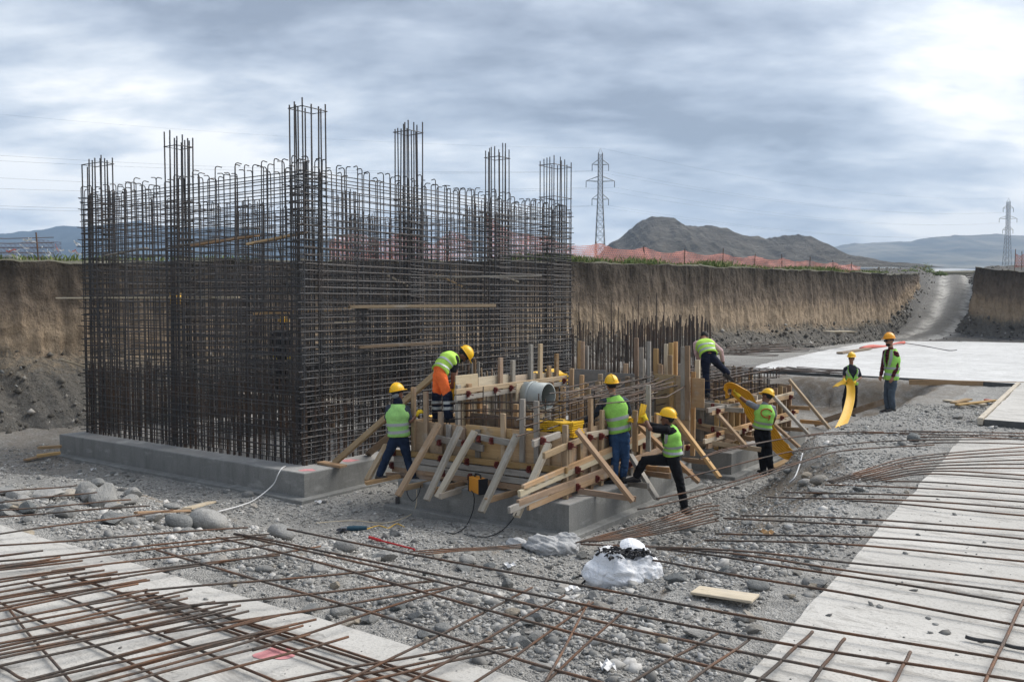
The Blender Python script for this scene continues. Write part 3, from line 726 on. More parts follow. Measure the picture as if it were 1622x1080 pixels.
# ================================================================== TIMBER FORMWORK
W = M
def fw_thing(label, a, b): return thing('timber_formwork', label, 'formwork', AB(a, b, .5), 'timber formwork boxes on the footings')
def z4(x, y): return 500 + x / 3.485, 520 + y / 3.485
def sheet(parent, kind, c0, c1, z0, z1, mat, t=.021, name='plywood_panel'):
    """upright sheet between two (a, b) points"""
    p, q = AB(*c0, (z0 + z1) / 2), AB(*c1, (z0 + z1) / 2)
    return timber(name, p, q, t, z1 - z0, mat, parent)
def stud(parent, a, b, z0, z1, mat, along, w=.10, t=.055, lean=.012):
    p = AB(a, b, z0); q = AB(a + rnd(-lean, lean), b + rnd(-lean, lean), z1)
    return timber('stud', p, q, w if along == 'a' else t, t if along == 'a' else w, mat, parent, BX)
def clamp(parent, p, n):
    """small red wedge clamp: plate, wedge and rod end"""
    mb = MB(); n = Vector(n); s = n.cross(UP)
    mb.box((0, 0, 0), s * .028, n * .022, UP * .055); mb.box(n * .03 + UP * .01, s * .014, n * .03, UP * .03); mb.tube([n * .02 - s * .01, n * .11 - s * .02 - UP * .02], .008, 6)
    o = mb.build('clamp', W['clamp'], parent); o.location = p - parent.location
    return o
mixwood = lambda *w: W[random.choice(w)]

fa = fw_thing('near timber wall formwork with diagonal props, standing on the footing by the white bag', 1.9, 2.3)
A0, A1, B0, B1, FT = .35, 3.42, .35, 4.25, 1.47
n_ = -BX; nr = -AX
# outer and inner sheets
for i, (x0, x1) in enumerate(((A0, 1.28), (1.285, 2.22), (2.225, A1))):
    sheet(fa, 'o', (x0, B0), (x1, B0), .52, FT + rnd(-.03, .03), W['ply'])
for i, (x0, x1) in enumerate(((B0 + .02, 1.5), (1.505, 2.75), (2.755, B1))):
    sheet(fa, 'o', (A0, x0), (A0, x1), .52, FT + rnd(-.03, .03), W['ply'])
sheet(fa, 'o', (A1, B0 + .02), (A1, 2.2), .52, FT, W['ply']); sheet(fa, 'o', (A1, 2.21), (A1, B1), .52, FT, W['ply'])
for x0, x1 in ((1.0, 1.9), (1.91, 2.75)): sheet(fa, 'i', (x0, .84), (x1, .84), .52, 1.62, W['ply_dark'])
for x0, x1 in ((.86, 2.0), (2.01, 3.3)): sheet(fa, 'i', (.86, x0), (.86, x1), .52, 1.42, W['ply_dark'])
# tall pale panel that the pipe passes through, with its studs and double waler
PA = 2.56
for x0, x1, zt in ((.50, 1.12, 2.27), (1.13, 2.05, 2.20), (2.06, 2.98, 2.16), (2.99, 3.75, 2.14)): sheet(fa, 'i', (PA, x0), (PA, x1), 1.15, zt, W['ply_light'])
for b, zt, mt in ((.52, 2.12, 'wood_grey'), (.80, 2.12, 'wood_brown'), (1.14, 2.04, 'wood'), (1.55, 1.95, 'wood_grey'), (1.72, 2.52, 'wood_brown'), (2.12, 2.45, 'wood_grey'), (2.72, 2.72, 'wood_grey'), (3.02, 2.72, 'wood'), (3.35, 2.28, 'wood_brown'), (3.62, 2.5, 'wood_brown')):
    stud(fa, PA - .05, b, 1.15, zt, W[mt], 'b')
for z, mt in ((2.02, 'wood'), (1.91, 'wood_grey')):
    timber('waler', AB(PA - .14, .32, z), AB(PA - .14, 3.85, z), .05, .085, W[mt], fa)
for b in (.62, 1.40, 1.88, 2.38, 2.75, 3.7): clamp(fa, AB(PA - .17, b, 1.965), nr)
sheet(fa, 'i', (2.2, 1.78), (2.2, 2.5), 1.3, 2.06, W['ply_light'])
# studs on the outer front
for u, v, vb in ((655, 613, 735), (675.6, 620, 735), (698.6, 652, 742), (712, 672, 748), (733, 678, 750), (757, 680, 755), (798, 655, 760), (827, 632, 770), (850.6, 635, 772), (868, 690, 775), (896, 673, 785)):
    p = onb(u, v, B0 - .04); a, _ = toab(p)
    stud(fa, a, B0 - .04, .5, min(p.z, 2.05), mixwood('wood', 'wood_grey', 'wood_brown', 'wood'), 'a', .085)
# walers and their clamps on the front
def waler(u0, v0, u1, v1, b, mt, w=.05, h=.095, par=None, pick=onb):
    timber('waler', pick(u0, v0, b), pick(u1, v1, b), w, h, W[mt], par or fa)
wb = B0 - .115
waler(618, 715, 899, 745, wb, 'wood'); waler(625, 725, 888, 757, wb, 'wood_grey')
waler(617, 733.5, 896, 771, wb, 'wood_grey'); waler(622, 742, 870, 779, wb, 'wood_brown')
waler(691, 693.6, 766, 710, wb, 'wood_grey', .05, .11); waler(752.5, 690.7, 813, 702, wb - .01, 'wood_grey', .05, .10)
waler(612, 752, 690, 757, wb, 'wood_brown'); waler(640, 768, 850, 790, wb + .05, 'wood_brown', .05, .08)
for u, v in ((696, 701), (735, 702), (759, 695), (779, 698), (811, 702), (698, 726), (740, 731), (787, 736), (838, 743), (624, 717), (621, 737), (702, 749), (745, 755)):
    clamp(fa, onb(u, v, wb - .04), n_)
# diagonal props with foot struts on the front
def brace(p, q, mt, par, w=.05, h=.10, up=UP): return timber('brace', p, q, w, h, W[mt], par, up)
bt, bb_ = B0 - .19, -.62
for u0, v0, u1, v1, mt, d in ((695, 671, 630, 785, 'wood', -.62), (729, 676, 675.5, 792, 'wood_grey', -.60), (752, 683, 692.5, 788, 'wood_pale', -.50), (819, 688, 762, 811, 'wood_grey', -.72), (869, 703, 818, 818, 'wood_pale', -.75)):
    brace(onb(u0, v0, bt), onb(u1, v1, d), mt, fa, .06, .11, AX)
brace(ond(612.5, 704, 15.6), ond(581, 761, 15.1), 'wood', fa, .06, .11, AX)
def strut(p, q, mt, par, w=.05, h=.09): return timber('strut', p, q, w, h, W[mt], par)
for u0, v0, u1, v1, mt, d0 in ((633, 774, 684, 763.5, 'wood', -.56), (684, 778, 736, 764.5, 'wood', -.48), (697, 786, 745, 771, 'wood_pale', -.52), (769, 793, 825, 777, 'wood_brown', -.62)):
    strut(onb(u0, v0, d0), onb(u1, v1, .26), mt, fa)
strut(ond(579, 765, 15.0), ond(633, 753.5, 15.25), 'wood', fa, .12, .06)
# long raking props from the long footing
timber('brace', gz(528.7, 734, .52), ona(690, 592, 3.5), .06, .12, W['wood'], fa, AX)
timber('brace', gz(583, 719, .52), ona(640, 671, 3.6), .06, .12, W['wood_brown'], fa, AX)
plank('short brown sole board under the raking prop on the long footing', gz(508, 732, .525), gz(544, 738.5, .525), .18, .045, 'wood_brown')
# right face
rs = A0 - .045
for i, b in enumerate(np.arange(.5, 4.3, .34)):
    stud(fa, rs, float(b) + rnd(-.03, .03), .5, random.choice((1.5, 1.55, 1.75, 2.0)), mixwood('wood', 'wood_grey', 'wood_brown', 'wood'), 'b', .085)
ra = A0 - .115
R = lambda u, v, a: ona(u, v, a)
for u0, v0, u1, v1, mt in ((861, 722, 922, 695, 'wood'), (927, 690, 962, 684, 'wood_pale'), (828, 773, 1085, 660, 'wood'), (822, 782, 1052, 683, 'wood_pale'), (820, 797, 1062, 706, 'wood'), (836, 803, 1018, 728, 'wood'), (844, 703, 886, 688, 'wood_grey'), (806, 808, 866, 781, 'wood_grey'), (1056, 668, 1078, 655, 'wood_pale'), (1046, 690, 1086, 672, 'wood'), (1068, 712, 1100, 706, 'wood')):
    waler(u0, v0, u1, v1, ra - (.0 if v0 < 790 else .02), mt, .05, .095, fa, ona)
for u, v in ((859, 698), (903, 706), (934, 693), (952, 691), (914.5, 744), (945, 758), (914, 771), (1021, 666), (1021, 706), (997, 736), (1088, 650), (1079, 686), (1089, 709)):
    clamp(fa, ona(u, v, ra - .05), nr)
for u0, v0, u1, v1, a0, a1, mt in ((914, 681, 1002, 793, .15, -.55, 'wood'), (998, 720, 1041, 790, .15, -.62, 'wood_grey'), (1010, 672, 1107, 763, .15, -.72, 'wood_brown'), (1069, 661, 1140, 756, .15, -.85, 'wood')):
    brace(ona(u0, v0, a0), ona(u1, v1, a1), mt, fa, .06, .11, BX)
for u0, v0, u1, v1, a0, a1, mt in ((915, 777, 1007, 790, .22, -.52, 'wood_brown'), (985, 764, 1027, 769.5, .2, -.5, 'wood_grey'), (1020, 749, 1061, 754, .22, -.6, 'wood_brown'), (1025, 741, 1062, 744.5, .2, -.5, 'wood'), (1082, 728, 1123, 732, .2, -.62, 'wood'), (1079, 744, 1095, 747, -.1, -.5, 'wood')):
    strut(ona(u0, v0, a0), ona(u1, v1, a1), mt, fa)
# back sheets and the scatter of tall stakes behind
for x0, x1, mt, zt in ((2.55, 1.78, 'ply_grey', 2.16), (1.77, 1.15, 'ply_grey', 2.12), (.72, .28, 'ply', 2.14), (.27, -.02, 'ply', 2.13), (-.05, -.30, 'ply', 2.10)):
    sheet(fa, 'o', (x0, 4.32), (x1, 4.32), 1.55 if x1 < -.1 else .9, zt, W[mt])
for u, v0, v1, b, mt in ((892, 612, 662, 2.6, 'wood'), (913, 617, 655, 2.8, 'wood'), (929, 606, 655, 3.1, 'wood_brown'), (947, 604, 655, 3.3, 'wood'), (980, 600, 640, 3.9, 'wood_brown'), (994, 596, 640, 4.0, 'wood_brown'), (1002, 598, 640, 4.1, 'wood_pale'),
                         (1008, 535, 625, 4.6, 'wood_brown'), (1016, 550, 640, 4.2, 'wood_grey'), (1028, 541, 640, 4.2, 'wood_grey'), (1039, 552, 592, 4.7, 'wood'), (1044, 576, 592, 4.7, 'wood'), (1055, 545, 592, 4.8, 'wood_pale'), (1063, 543, 592, 4.8, 'wood'), (1070, 541, 586, 4.9, 'wood'), (1082, 549, 640, 4.25, 'wood_grey'), (1089, 548, 640, 4.25, 'wood_brown'), (1105, 570, 620, 4.6, 'wood_pale'),
                         (918, 540, 592, 5.0, 'wood'), (923, 541, 592, 5.0, 'wood'), (929, 548, 592, 5.1, 'wood_grey'), (1006, 650, 690, 1.9, 'wood_brown'), (1027, 610, 690, 2.2, 'wood_grey'), (868, 648, 690, 1.0, 'wood_grey')):
    p, q = onb(u, v0, b), onb(u, v1 + 25, b); timber('stake', q, p, rnd(.07, .10), .05, W[mt], fa, BX)
for a, b, zt, mt in ((2.3, 1.0, 1.75, 'wood'), (2.0, 1.0, 1.7, 'wood_brown'), (1.7, 1.02, 1.8, 'wood'), (1.35, 1.0, 1.72, 'wood_brown'), (1.05, 1.4, 1.85, 'wood'), (1.02, 1.85, 1.9, 'wood_brown'), (1.05, 2.3, 2.0, 'wood'), (1.0, 2.75, 1.95, 'wood_pale'), (1.04, 3.2, 2.1, 'wood'), (1.5, 3.6, 2.15, 'wood_brown'), (2.0, 3.7, 2.1, 'wood'), (2.35, 3.9, 2.2, 'wood'), (1.8, 3.2, 1.9, 'wood_pale'), (2.3, 3.1, 2.0, 'wood_brown'), (.2, 4.45, 2.35, 'wood_grey'), (.0, 4.5, 2.2, 'wood'), (.45, 4.5, 2.5, 'wood_brown'), (.75, 4.6, 2.3, 'wood'), (1.1, 4.6, 2.4, 'wood_grey'), (1.45, 4.5, 2.3, 'wood')):
    timber('stake', AB(a, b, .6), AB(a + rnd(-.03, .03), b + rnd(-.03, .03), zt), .085, .05, W[mt], fa, BX)
for i, u in enumerate((732, 736, 741, 747, 752, 757, 763, 768, 772, 776, 779, 782)):
    timber('stake', onb(u, 600, 4.9), onb(u + rnd(-1, 1), (571 if i < 6 else 584) + rnd(-3, 8), 4.9), .07 if i < 6 else .035, .03, W['wood_grey' if i % 2 else 'wood_brown'], fa, BX)

fb = fw_thing('farther timber formwork with raking props, filled with a rebar mat, left of the ditch', 1.5, 8.2)
GA0, GA1, GB0, GB1, GT = .06, 3.1, 6.0, 10.55, 1.50
for x0, x1 in ((GA0, 1.0), (1.01, 2.1), (2.11, GA1)): sheet(fb, 'o', (x0, GB0), (x1, GB0), .52, GT, W['ply_grey']); sheet(fb, 'o', (x0, GB1), (x1, GB1), .52, GT, W['ply'])
for x0, x1 in ((GB0 + .02, 7.2), (7.21, 8.4), (8.41, 9.6), (9.61, GB1)): sheet(fb, 'o', (GA0, x0), (GA0, x1), .52, GT, W['ply_dark' if x0 > 6.5 else 'ply'])
for x0, x1 in ((GB0 + .02, 8.2), (8.21, GB1)): sheet(fb, 'o', (GA1, x0), (GA1, x1), .52, GT, W['ply'])
for a in (.12, .42, .72, 1.05, 1.4, 1.8, 2.3): stud(fb, a, GB0 - .045, .5, GT + rnd(.0, .12), mixwood('wood', 'wood_brown', 'wood_grey'), 'a', .09)
for b in np.arange(6.15, 10.5, .34): stud(fb, GA0 - .06, float(b), .5, GT + rnd(-.05, .06), mixwood('wood', 'wood', 'wood_pale'), 'b', .05, .10)
gb_ = GB0 - .125
for u0, v0, u1, v1, mt in ((1079, 637, 1152, 644, 'wood_grey'), (1084, 644, 1178, 650, 'wood_grey'), (1080, 661, 1103, 668, 'wood_pale'), (1080, 667, 1171, 686, 'wood'), (1096, 672, 1165, 694, 'wood'), (1080, 700, 1120, 703, 'wood_brown')):
    waler(u0, v0, u1, v1, gb_, mt, .05, .095, fb)
ga_ = GA0 - .14
for u0, v0, u1, v1, mt in ((1120, 650, 1182, 639, 'wood_grey'), (1126, 654, 1255, 627, 'wood'), (1118, 693, 1264, 651, 'wood'), (1115, 699, 1260, 660, 'wood_pale'), (1120, 707, 1166, 694, 'wood_brown'), (1190, 640, 1256, 623, 'wood_pale')):
    waler(u0, v0, u1, v1, ga_, mt, .05, .095, fb, ona)
for u, v in ((1129, 643), (1129, 680), (1109, 667)): clamp(fb, onb(u, v, gb_ - .05), n_)
for u, v in ((1137, 651), (1180, 642), (1137, 688), (1189, 677), (1178, 682), (1252, 629), (1256, 653), (1238, 662)): clamp(fb, ona(u, v, ga_ - .05), nr)
for u0, v0, u1, v1, a0, a1, mt in ((1137, 656, 1183, 708, -.12, -.62, 'wood'), (1218, 620, 1283, 690, -.12, -.95, 'wood_grey'), (1250, 601, 1320, 686, -.12, -1.1, 'wood'), (1222, 668, 1271, 713, -.2, -.8, 'wood')):
    brace(ona(u0, v0, a0), ona(u1, v1, a1), mt, fb, .06, .11, BX)
for u0, v0, u1, v1, a0, a1, mt in ((1249, 645, 1283, 646.5, 0, -.5, 'wood'), (1268, 667, 1310, 670.5, -.2, -.95, 'wood'), (1238, 678.5, 1279, 681, 0, -.8, 'wood_brown'), (1118, 700, 1205, 712, 0, -.8, 'wood'), (1176, 692, 1198, 695, 0, -.3, 'wood_brown')):
    strut(ona(u0, v0, a0), ona(u1, v1, a1), mt, fb)
for u, v0, v1, b in ((1162, 580, 592, 11.0), (1171, 581, 592, 11.1), (1189, 583, 597, 11.2)): timber('stake', onb(u, v1 + 14, b), onb(u, v0, b), .10, .05, W['wood_brown'], fb, BX)
timber('waler', ona(1218, 604, -.02), ona(1254, 602, -.02), .05, .12, W['wood_grey'], fb)

# ---- pipe
pt = thing('drain_pipe', 'large grey plastic pipe passing through the near formwork, open end to the right', 'pipe', AB(1.72, 2.1, 1.83))
mb = MB(); n = 40; ro, ri, Lp = .245, .228, .50
ringp = lambda x, r: [AX * x + (BX * math.cos(2 * math.pi * k / n) + UP * math.sin(2 * math.pi * k / n)) * r for k in range(n)]
mb.loft([ringp(0, ri), ringp(0, ro), ringp(Lp, ro), ringp(Lp, ri), ringp(0, ri)], cap=False)
mb.build('shell', W['pipe'], pt, True)
mb = MB(); mb.loft([ringp(.30, ro + .004), ringp(.30, ro + .018), ringp(.36, ro + .018), ringp(.36, ro + .004)], cap=False); mb.build('collar', W['pipe'], pt, True)

# ---- rebar mats inside the two forms
def form_mat(label, verts, horis, group=None):
    c = sum((Vector(p) for p, q in verts), Vector()) / len(verts)
    t = thing('rebar_mat', label, 'rebar mat', (c.x, c.y, .5), 'rebar mats inside the formwork')
    for p, q in verts: straight('upright_bar', Vector(p) - t.location, Vector(q) - t.location, .010, t, 'rebar_lap')
    for pts in horis:
        mb = MB(); mb.tube([Vector(p) - t.location for p in pts], .011, 6); mb.build('lying_bar', M['rebar_lap'], t)
    return t
V_, H_ = [], []
for a in np.arange(.6, 3.3, .26):
    for b in (.48, .72):
        h = 1.95 + rnd(-.1, .15) if a < 2.6 else 1.6; V_.append((AB(a, b, .52), AB(a + rnd(-.03, .03), b, h)))
for b in np.arange(.75, 4.1, .26):
    for a in (.48, .74): V_.append((AB(a, b, .52), AB(a, b + rnd(-.03, .03), 1.85 + rnd(-.1, .15))))
for z in (1.52, 1.66, 1.80, 1.93):
    for b in (.47, .73): H_.append([AB(3.3 + rnd(-.2, .4), b, z - .22 + rnd(-.04, .04)), AB(1.9, b, z - .08 + rnd(-.04, .04)), AB(.4, b, z + rnd(-.04, .04))])
    for a in (.47, .75): H_.append([AB(a, -.15 + rnd(-.3, .5), z - .05 + rnd(-.03, .03)), AB(a, 2.2, z + .05 + rnd(-.04, .03)), AB(a + rnd(-.1, .1), 4.6 + rnd(-.3, .4), z + .1 + rnd(-.04, .04))])
for k in range(22):     # loose bars lying over the top of the form
    z = 1.86 + rnd(-.02, .22); a = rnd(-.05, 1.3); b = rnd(.9, 1.9); L = rnd(1.6, 3.2)
    H_.append([AB(a, b, z), AB(a + rnd(-.25, .25), b + L * .5, z + rnd(-.03, .06)), AB(a + rnd(-.5, .5), b + L, z + .06)])
form_mat('rebar mat inside the near formwork, around the grey pipe', V_, H_)
V_, H_ = [], []
for a in np.arange(.3, 2.4, .22):
    for b in (6.25, 7.6, 9.0, 10.2): V_.append((AB(a, b, .55), AB(a, b, 1.92 + rnd(-.04, .04))))
for b in np.arange(6.3, 10.4, .21):
    for a in (.28, 2.3): V_.append((AB(a, b, .55), AB(a, b, 1.92 + rnd(-.04, .04))))
for z in (1.35, 1.55, 1.72, 1.90):
    for a in np.arange(.28, 2.4, .34 if z > 1.8 else .7): H_.append([AB(a, 6.1, z), AB(a, 8.2, z + rnd(-.02, .02)), AB(a + rnd(-.04, .04), 10.6 + rnd(-.1, .3), z)])
    for b in np.arange(6.25, 10.4, .34 if z > 1.8 else .9): H_.append([AB(.2, b, z - .02), AB(2.5, b, z - .02)])
form_mat('dense rebar mat inside the farther formwork, below the worker in the pink shirt', V_, H_)
# ================================================================== PEOPLE
def cloth(name, c, var=.18, rough=.9, scale=9, fine=0):
    t = NT(name, rough, .15); v = t.world(); n = t.noise(v, scale, 6, .62, .4); f = t.noise(v, 160, 2)
    col = t.mix(t.mapr(n, .3, .7), tuple(x * (1 - var) for x in c), tuple(min(1, x * (1 + var)) for x in c))
    if fine: col = t.mix(t.mapr(f, .55, .7, 0, fine), col, tuple(x * .5 for x in c))
    t.bump(t.math('ADD', n, t.math('MULTIPLY', f, .15)), .5, .02); return t.done(col)
M['lime'] = cloth('lime_vest', (.32, .66, .13), .14); M['lime_y'] = cloth('yellow_green_vest', (.45, .72, .12), .14)
M['lime_p'] = cloth('faded_lime_vest', (.33, .62, .20), .14)
M['tape'] = simple('reflective_tape', (.36, .38, .38), .45, .5, .2, .12, 60, .1)
M['hat'] = simple('yellow_helmet', (.86, .50, .008), .35, .5, 0, .05, 5, 0); M['hat_o'] = simple('orange_yellow_helmet', (.84, .36, .01), .35, .5, 0, .05, 5, 0)
M['jeans'] = cloth('blue_denim', (.035, .075, .16), .35, .9, 7, .3); M['jeans_d'] = cloth('dark_denim', (.018, .03, .06), .35); M['jeans_g'] = cloth('grey_denim', (.07, .09, .115), .3, .9, 7, .3)
M['black_c'] = cloth('black_cotton', (.012, .012, .014), .35); M['navy'] = cloth('navy_workwear', (.014, .018, .035), .3)
M['orange_c'] = cloth('orange_workwear', (.86, .17, .045), .12); M['grey_c'] = cloth('grey_marl', (.20, .21, .23), .2); M['slate'] = cloth('slate_jersey', (.055, .065, .085), .3)
M['pink_c'] = cloth('pale_pink_cotton', (.55, .38, .37), .15); M['char'] = cloth('charcoal_cotton', (.03, .033, .042), .3)
t = NT('dark_red_plaid', .9, .15); v = t.coord('Object', (1, 1, 1))
def bands(sc, d):
    w = t.n.new('ShaderNodeTexWave'); w.bands_direction = d; t.l.new(v, w.inputs['Vector']); w.inputs['Scale'].default_value = sc; return t.mapr(w.outputs['Fac'], .55, .7)
pl = t.mix(bands(5, 'Z'), (.022, .012, .016), (.14, .022, .028)); pl = t.mix(t.math('MULTIPLY', bands(6, 'X'), .6), pl, (.10, .02, .025)); M['plaid'] = t.done(pl)
M['skin'] = simple('tanned_skin', (.30, .155, .095), .55, .35, 0, .12, 25, .1); M['skin_d'] = simple('dark_tanned_skin', (.17, .082, .052), .55, .35, 0, .12, 25, .1)
M['hair'] = simple('black_hair', (.012, .010, .009), .7, .3, 0, .3, 80, .4)
M['glove'] = cloth('yellow_glove', (.60, .44, .03), .25); M['glove_d'] = cloth('dirty_dark_glove', (.07, .065, .03), .4)
M['shoe'] = simple('dusty_shoe', (.055, .052, .05), .8, .2, 0, .4, 20); M['eye'] = simple('dark_eye', (.015, .012, .01), .25, .5, 0, 0, 5, 0); M['lip'] = simple('lip', (.2, .07, .055), .5, .3, 0, .1, 5, 0)

def remesh(name, mb, voxel, mat, parent, wrinkle=0.0, seed=0, freq=9.0):
    """one continuous skin over the overlapping volumes in mb"""
    me = mb.mesh('tmp'); o = bpy.data.objects.new('tmp', me); COL.objects.link(o)
    md = o.modifiers.new('r', 'REMESH'); md.mode = 'VOXEL'; md.voxel_size = voxel
    sm = o.modifiers.new('s', 'SMOOTH'); sm.iterations = 3; sm.factor = .5
    bpy.context.view_layer.update()
    ev = o.evaluated_get(bpy.context.evaluated_depsgraph_get()); out = bpy.data.meshes.new_from_object(ev)
    bpy.data.objects.remove(o); bpy.data.meshes.remove(me)
    n = len(out.vertices)
    if wrinkle and n:
        co = np.empty(n * 3, np.float32); out.vertices.foreach_get('co', co); co = co.reshape(-1, 3)
        no = np.empty(n * 3, np.float32); out.vertices.foreach_get('normal', no); no = no.reshape(-1, 3)
        w = fbm(co[:, 0] * freq * .7 + co[:, 1] * freq * .7, co[:, 2] * freq * 1.7 + co[:, 0] * 3, 3, seed)
        w = -np.abs(w) * 1.6 + .4
        co = co + no * (w * wrinkle)[:, None]; out.vertices.foreach_set('co', co.ravel())
    out.polygons.foreach_set('use_smooth', [True] * len(out.polygons)); out.materials.clear(); out.name = name
    for k in ('loc',): pass
    out.update()
    return link(name, out, mat, parent)
def ell(mb, c, x, y, z, n=14, m=9):
    c = Vector(c); rings = []
    for i in range(m + 1):
        t = math.pi * i / m; t = min(max(t, .12), math.pi - .12)
        rings.append([c + (x * math.cos(2 * math.pi * k / n) + y * math.sin(2 * math.pi * k / n)) * math.sin(t) + z * math.cos(t) for k in range(n)])
    mb.loft(rings)
def limb(mb, pts, rad, n=12, sub=5):
    """rounded tapering limb through the joints"""
    P, Rr = [], []
    for i in range(len(pts) - 1):
        for k in range(sub):
            s = k / sub; P.append(pts[i].lerp(pts[i + 1], s)); Rr.append(rad[i] * (1 - s) + rad[i + 1] * s)
    P.append(pts[-1]); Rr.append(rad[-1])
    mb.tube(P, Rr, n); ell(mb, pts[0], Vector((rad[0], 0, 0)), Vector((0, rad[0], 0)), Vector((0, 0, rad[0])), 10, 6)
    ell(mb, pts[-1], Vector((rad[-1], 0, 0)), Vector((0, rad[-1], 0)), Vector((0, 0, rad[-1])), 10, 6)
def hand(mb, wrist, d, palm_n, side, curl, s=1.0):
    """palm, four unequal bent fingers and an opposed thumb; d along the hand, palm_n out of the palm"""
    d = d.normalized(); pn = (palm_n - d * palm_n.dot(d)).normalized(); lat = d.cross(pn) * side
    L = .09 * s
    rings = []
    for f, w, th in ((-.015, .027, .02), (.03, .038, .016), (.07, .043, .015), (.095, .041, .012)):
        c = wrist + d * f * s; rings.append([c + lat * w * s * math.cos(2 * math.pi * k / 10) + pn * th * s * math.sin(2 * math.pi * k / 10) for k in range(10)])
    mb.loft(rings)
    for i, (o, ln) in enumerate(((-.031, .072), (-.0105, .082), (.0105, .077), (.031, .06))):
        p = wrist + d * .082 * s + lat * o * s; pts = [p]; a = .25 * curl
        for seg in (.45, .32, .25):
            a += curl * .75; p = p + (d * math.cos(a) + pn * math.sin(a)) * ln * seg * s; pts.append(p)
        mb.tube(pts, [.0105 * s, .0098 * s, .009 * s, .0075 * s], 8)
    p = wrist + d * .02 * s - lat * .033 * s; pts = [p]
    for k, seg in enumerate((.04, .032, .026)):
        v = d * .75 - lat * (.75 - .4 * k * min(1, curl)) + pn * (.25 + .5 * curl * k * .5); p = p + v.normalized() * seg * s; pts.append(p)
    mb.tube(pts, [.013 * s, .012 * s, .0105 * s, .008 * s], 8)
def helmet(parent, c, up, fr, mat):
    up = up.normalized(); fr = (fr - up * fr.dot(up)).normalized(); la = up.cross(fr); mb = MB(); n = 24; rings = []
    for i in range(10):
        t = math.pi / 2 * i / 9; h = math.sin(t) * .135; r = math.cos(t) ** .82
        rings.append([c + up * h + (fr * math.cos(2 * math.pi * k / n) * .140 + la * math.sin(2 * math.pi * k / n) * .112) * max(r, .03) * (1 + .02 * math.cos(6 * math.pi * k / n)) for k in range(n)])
    mb.loft(rings)
    brim = []
    for dz, e in ((.006, 0), (.010, .02), (.0, .022), (-.004, .0)):
        brim.append([c + up * (dz - .012 * max(0, math.cos(2 * math.pi * k / n)) * (e > 0)) + (fr * math.cos(2 * math.pi * k / n) * (.138 + e * (.6 + 2.4 * max(0, math.cos(2 * math.pi * k / n)) ** 1.5)) + la * math.sin(2 * math.pi * k / n) * (.110 + e * .8)) for k in range(n)])
    mb.loft(brim + [brim[0]], cap=False)
    o = mb.build('hard_hat', mat, parent, True)
    rb = MB(); pts = [c + up * (math.sin(t) * .139) + fr * math.cos(t) * .142 for t in np.linspace(.5, math.pi - .35, 12)]; rb.tube(pts, .011, 6); rb.build('helmet_ridge', mat, o, True)
    st = MB(); band = []
    for dz in (-.002, -.03): band.append([c + up * dz + (fr * math.cos(2 * math.pi * k / n) * .108 + la * math.sin(2 * math.pi * k / n) * .088) for k in range(n)])
    st.loft(band, cap=False); st.build('head_band', M['char'], o)
    return o
TR = ((-.06, .150, .105), (.04, .168, .118), (.18, .152, .110), (.38, .158, .115), (.60, .178, .125), (.78, .186, .120), (.90, .165, .098), (1.0, .085, .068))
